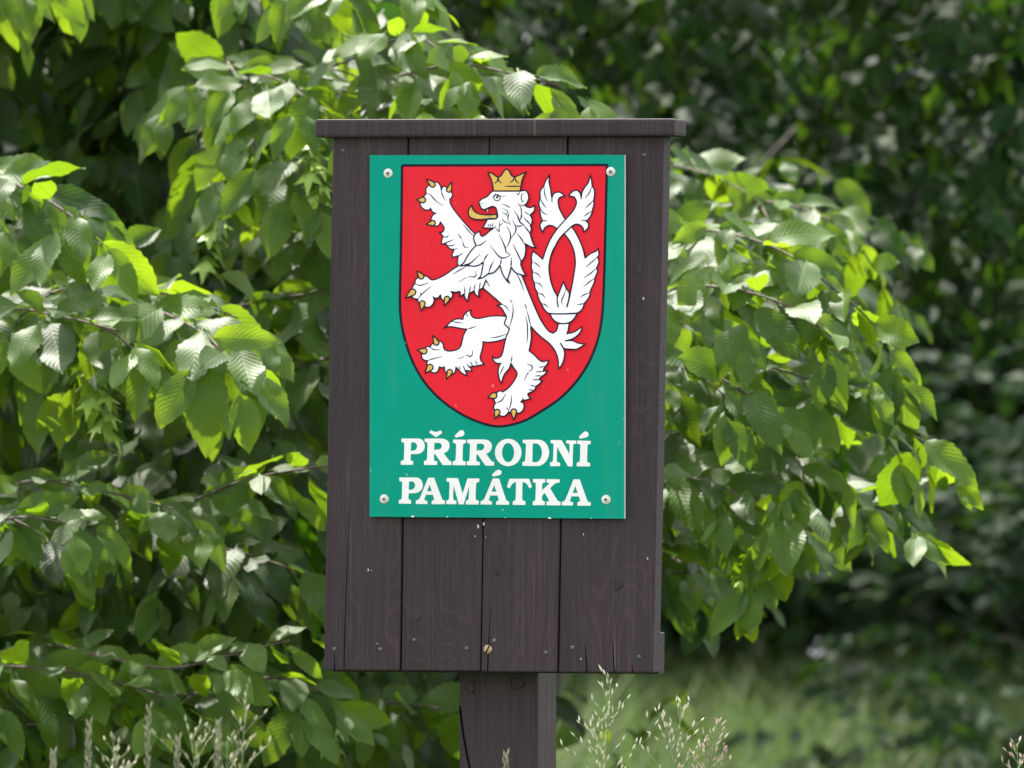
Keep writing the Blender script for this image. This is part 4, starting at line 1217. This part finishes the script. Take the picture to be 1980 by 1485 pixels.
for v_, f_, t_ in parts_:
    VV.append(v_); FF.append(f_ + b_); TT.append(t_); b_ += len(v_)
VV, FF, TT = np.concatenate(VV), np.concatenate(FF), np.concatenate(TT)
me = bpy.data.meshes.new('meadow_grass')
me.vertices.add(len(VV)); me.vertices.foreach_set('co', VV.astype(np.float32).ravel())
me.loops.add(FF.size); me.loops.foreach_set('vertex_index', FF.ravel().astype(np.int32))
me.polygons.add(len(FF)); me.polygons.foreach_set('loop_start', (np.arange(len(FF)) * 4).astype(np.int32)); me.polygons.foreach_set('loop_total', np.full(len(FF), 4, dtype=np.int32))
at_ = me.attributes.new('tone', 'FLOAT', 'POINT'); at_.data.foreach_set('value', TT.astype(np.float32))
me.update(calc_edges=True)
me.materials.append(gmat.m)
grass = bpy.data.objects.new('meadow_grass', me); COL.objects.link(grass)
grass['kind'] = 'stuff'; grass['label'] = 'tall green meadow grass behind the sign'; grass['category'] = 'grass'

# ---- flowering grass stalks round the post
STRAW = plain('pale_spikelet', (0.46, 0.43, 0.29), 0.5, 0.4, 0, 0.3, 120)
OLIVE = plain('olive_spikelet', (0.27, 0.255, 0.15), 0.55, 0.3, 0, 0.3, 120)
SPIKE = plain('grey_green_spike', (0.17, 0.165, 0.10), 0.55, 0.3, 0, 0.3, 120)
MAUVE = plain('mauve_spikelet', (0.36, 0.27, 0.20), 0.5, 0.4, 0, 0.3, 120)
STEM = plain('green_stem', (0.16, 0.21, 0.08), 0.5, 0.4, 0, 0.2, 60)
def spindle(vs_, fs_, p, d, l, w):
    d = d.normalized()
    a = d.cross(Vector((.2, .9, .3))).normalized(); c = d.cross(a)
    b = len(vs_)
    vs_.append(p); 
    for t, k in ((.35, 1.0), (.7, .7)):
        for j in range(4):
            q = PI / 2 * j
            vs_.append(p + d * (l * t) + a * (w * k * math.cos(q)) + c * (w * k * math.sin(q)))
    vs_.append(p + d * l)
    for j in range(4):
        j2 = (j + 1) % 4
        fs_.extend([(b, b+1+j2, b+1+j), (b+1+j, b+1+j2, b+5+j2, b+5+j), (b+5+j, b+5+j2, b+9)])
def add_tube(vs_, fs_, pts, r0, r1, n=4):
    b0 = len(vs_); k = len(pts)
    for i, p in enumerate(pts):
        d = (pts[min(i+1, k-1)] - pts[max(i-1, 0)]).normalized()
        a = d.cross(Vector((.2, .9, .1)))
        a = a.normalized() if a.length > .05 else Vector((1, 0, 0))
        c = d.cross(a); r = r0 + (r1 - r0) * i / (k - 1)
        for j in range(n):
            q = 2*PI*j/n
            vs_.append(p + a * (r*math.cos(q)) + c * (r*math.sin(q)))
    for i in range(k-1):
        for j in range(n):
            fs_.append((b0+i*n+j, b0+i*n+(j+1)%n, b0+(i+1)*n+(j+1)%n, b0+(i+1)*n+j))
def stalk(tip, lean_px, d, kind, label, spread=.05, head=.19, seed=0, dens=1.0):
    rng = random.Random(seed)
    t = P(tip[0], tip[1], d)
    bx = t.x - lean_px * S * 3.5
    by = t.y + rng.uniform(-.05, .05)
    b = Vector((bx, by, gz(bx, by) - .01))
    rt = empty('grass_stalk', b)
    tag(rt, label, 'grass', 'flowering grass stalks round the post')
    tl = t - b
    mid1 = Vector((tl.x * .05, tl.y * .3, tl.z * .45)); mid2 = Vector((tl.x * .38, tl.y * .7, tl.z * .8))
    line = spline3([Vector((0, 0, 0)), mid1, mid2, tl], 14)
    tube('stem', line, .0011, .0003, STEM, rt, 5)
    # length back from the tip
    cum = [0]
    for i in range(len(line) - 1, 0, -1): cum.append(cum[-1] + (line[i] - line[i-1]).length)
    def at_len(l):
        for k in range(1, len(cum)):
            if cum[k] >= l:
                u = (l - cum[k-1]) / max(1e-9, cum[k] - cum[k-1])
                i = len(line) - k
                return line[i].lerp(line[i-1], u), (line[i] - line[i-1]).normalized()
        return line[0], UP
    vs_, fs_, bv, bf = [], [], [], []
    if kind == 'spike':
        n = int(34 * dens)
        for i in range(n):
            l = head * i / n
            p, dr = at_len(l)
            a = i * 2.4
            o = Vector((math.cos(a), math.sin(a), 0))
            spindle(vs_, fs_, p + o * .0012, dr + o * .22, .0085, .0011)
    else:
        nodes = int(11 * dens)
        for i in range(nodes):
            s = (i + .4) / nodes
            p, dr = at_len(head * s)
            for _ in range(2 if s < .35 else 3):
                a = rng.uniform(0, 2 * PI)
                ln = spread * (0.22 + 0.95 * s) * rng.uniform(.5, 1.15)
                o = Vector((math.cos(a), math.sin(a) * .8, 0))
                e = p + dr * ln * .75 + o * ln * .7
                m_ = p.lerp(e, .5) + dr * ln * .1
                add_tube(bv, bf, [p, m_, e], .00035, .0002, 3)
                k = 1 + int(ln / .0125)
                for q in range(k):
                    u = 1 - q * .0125 / max(ln, .006) * rng.uniform(.8, 1.1)
                    if u < .12: break
                    base_ = p.lerp(m_, u * 2) if u < .5 else m_.lerp(e, u * 2 - 1)
                    sd = dr * .9 + o * rng.uniform(.1, .7) + Vector((rng.gauss(0, .25), rng.gauss(0, .25), rng.gauss(0, .2)))
                    spindle(vs_, fs_, base_, sd, rng.uniform(.0055, .0088), rng.uniform(.0008, .0013))
    pn = mesh_obj('spikelets', vs_, fs_, {'open': STRAW if t.x > 0 else OLIVE, 'dull': MAUVE, 'spike': SPIKE}[kind], rt, False)
    pn['kind'] = 'stuff'
    if bv: mesh_obj('panicle_branches', bv, bf, STEM, rt)
    if kind != 'spike':
        # a narrow leaf on the stem
        vs_, fs_ = [], []
        p = line[len(line) // 3]
        a = rng.uniform(0, 6.28)
        for i in range(6):
            u = i / 5
            c = p + Vector((math.cos(a) * .16 * u, math.sin(a) * .16 * u, .2 * u - .12 * u * u))
            w = .003 * (1 - u) + .0002
            vs_ += [c + Vector((-math.sin(a) * w, math.cos(a) * w, 0)), c - Vector((-math.sin(a) * w, math.cos(a) * w, 0))]
        for i in range(5): fs_.append((2*i, 2*i+1, 2*i+3, 2*i+2))
        mesh_obj('blade', vs_, fs_, gmat.m, rt)
stalks = [
 ((1182, 1312), 18, 7.85, 'open', 'tallest open pale panicle right beside the post', .050, .115, 1.25),
 ((1318, 1366), 26, 7.9, 'open', 'wispy open grass panicle between the tall one by the post and the drooping one', .060, .085, .8),
 ((1382, 1402), 22, 7.85, 'dull', 'rightmost of the grass heads right of the post, leaning right and rosy brown', .030, .075, 1.2),
 ((478, 1322), 14, 7.2, 'open', 'tallest blurred grass panicle left of the post in front of the leaves', .038, .11, .6),
 ((372, 1418), -10, 7.2, 'open', 'spreading low grass panicle left of the tallest left one', .055, .05, .42),
 ((440, 1432), 8, 7.2, 'open', 'low pale panicle just under the tallest left one', .045, .05, .36),
 ((288, 1372), 6, 7.2, 'spike', 'tall narrow grey-green grass spike at the bottom left', .02, .10, 1.0),
 ((344, 1432), 8, 7.2, 'spike', 'short narrow grass spike just right of the tall spike at bottom left', .02, .07, 1.0),
 ((422, 1402), 6, 7.2, 'spike', 'narrow grass spike standing between the two low pale panicles', .02, .07, 1.0),
 ((172, 1402), 5, 7.2, 'spike', 'leftmost tall thin mauve grass spike at the bottom left', .02, .07, .9),
 ((103, 1460), 4, 7.2, 'spike', 'very low grass spike tip in the bottom left corner', .02, .05, .9),
 ((220, 1436), 5, 7.2, 'open', 'small sparse grass head near the bottom left spikes', .03, .05, .8),
 ((978, 1462), 5, 7.7, 'spike', 'single grass tip crossing the foot of the post in the picture', .02, .035, .5),
 ((1966, 1438), -12, 8.3, 'dull', 'lone grass head at the bottom right corner', .02, .04, .5),
]
for i, (tip, lean, d, kind, label, spread, head, dens) in enumerate(stalks):
    stalk(tip, lean, d, kind, label, spread, head, i + 3, dens)

# ---- a bare bough lying across the shade behind the meadow
def bough():
    p = [P(1600, 1275, 19.6), P(1650, 1286, 19.5), P(1720, 1298, 19.4), P(1790, 1300, 19.4), P(1840, 1288, 19.5)]
    b = p[0].copy(); b.z = gz(b.x, b.y)
    r_ = empty('fallen_bough', b)
    tag(r_, 'bare grey bough lying low across the shade behind the meadow', 'branch')
    tube('limb', [q - b for q in spline3(p, 8)], .005, .009, BARK, r_, 8)
    tube('side_twig', [q - b for q in spline3([p[2], P(1735, 1260, 19.35), P(1745, 1225, 19.3)], 6)], .004, .002, BARK, r_, 6)
bough()

# ---- two unidentified pale spots in the dark foliage, made up as petal clusters
LILAC = plain('pale_lilac_spot', (0.80, 0.74, 0.84), 0.5, 0.3, 0, 0.08, 60)
def pale_spot(px, py, d, r, n, label, seed):
    rng = random.Random(seed)
    c = P(px, py, d)
    rt = empty('pale_spot', c)
    tag(rt, label, 'flower', 'pale spots among the dark leaves')
    vs_, fs_ = [], []
    for i in range(n):
        o = Vector((rng.gauss(0, 1), rng.gauss(0, .6), rng.gauss(0, 1))) * (r * .45)
        nn = (o + Vector((0, -r, r * .4))).normalized()
        a = nn.cross(UP).normalized(); b2 = nn.cross(a)
        for k in range(5):
            q = k * 2 * PI / 5 + i
            d1 = a * math.cos(q) + b2 * math.sin(q)
            d2 = a * math.cos(q + .55) + b2 * math.sin(q + .55)
            d0 = a * math.cos(q - .55) + b2 * math.sin(q - .55)
            l = r * .30
            b3 = len(vs_)
            vs_ += [o, o + d0 * l * .7 + nn * l * .1, o + d1 * l + nn * l * .25, o + d2 * l * .7 + nn * l * .1]
            fs_.append((b3, b3 + 1, b3 + 2, b3 + 3))
    mesh_obj('petals', vs_, fs_, LILAC, rt)
    tube('stalk', [Vector((0, .01, 0)), Vector((0, .06, -r)), Vector((.02, .15, -r * 3))], .0015, .001, TWIG, rt, 5)
pale_spot(1580, 1262, 15.5, .019, 14, 'round pale lilac spot low in the shade at the edge of the meadow', 1)
pale_spot(1968, 234, 15.0, .036, 20, 'pale clustered spot high in the dark trees at the right edge', 2)
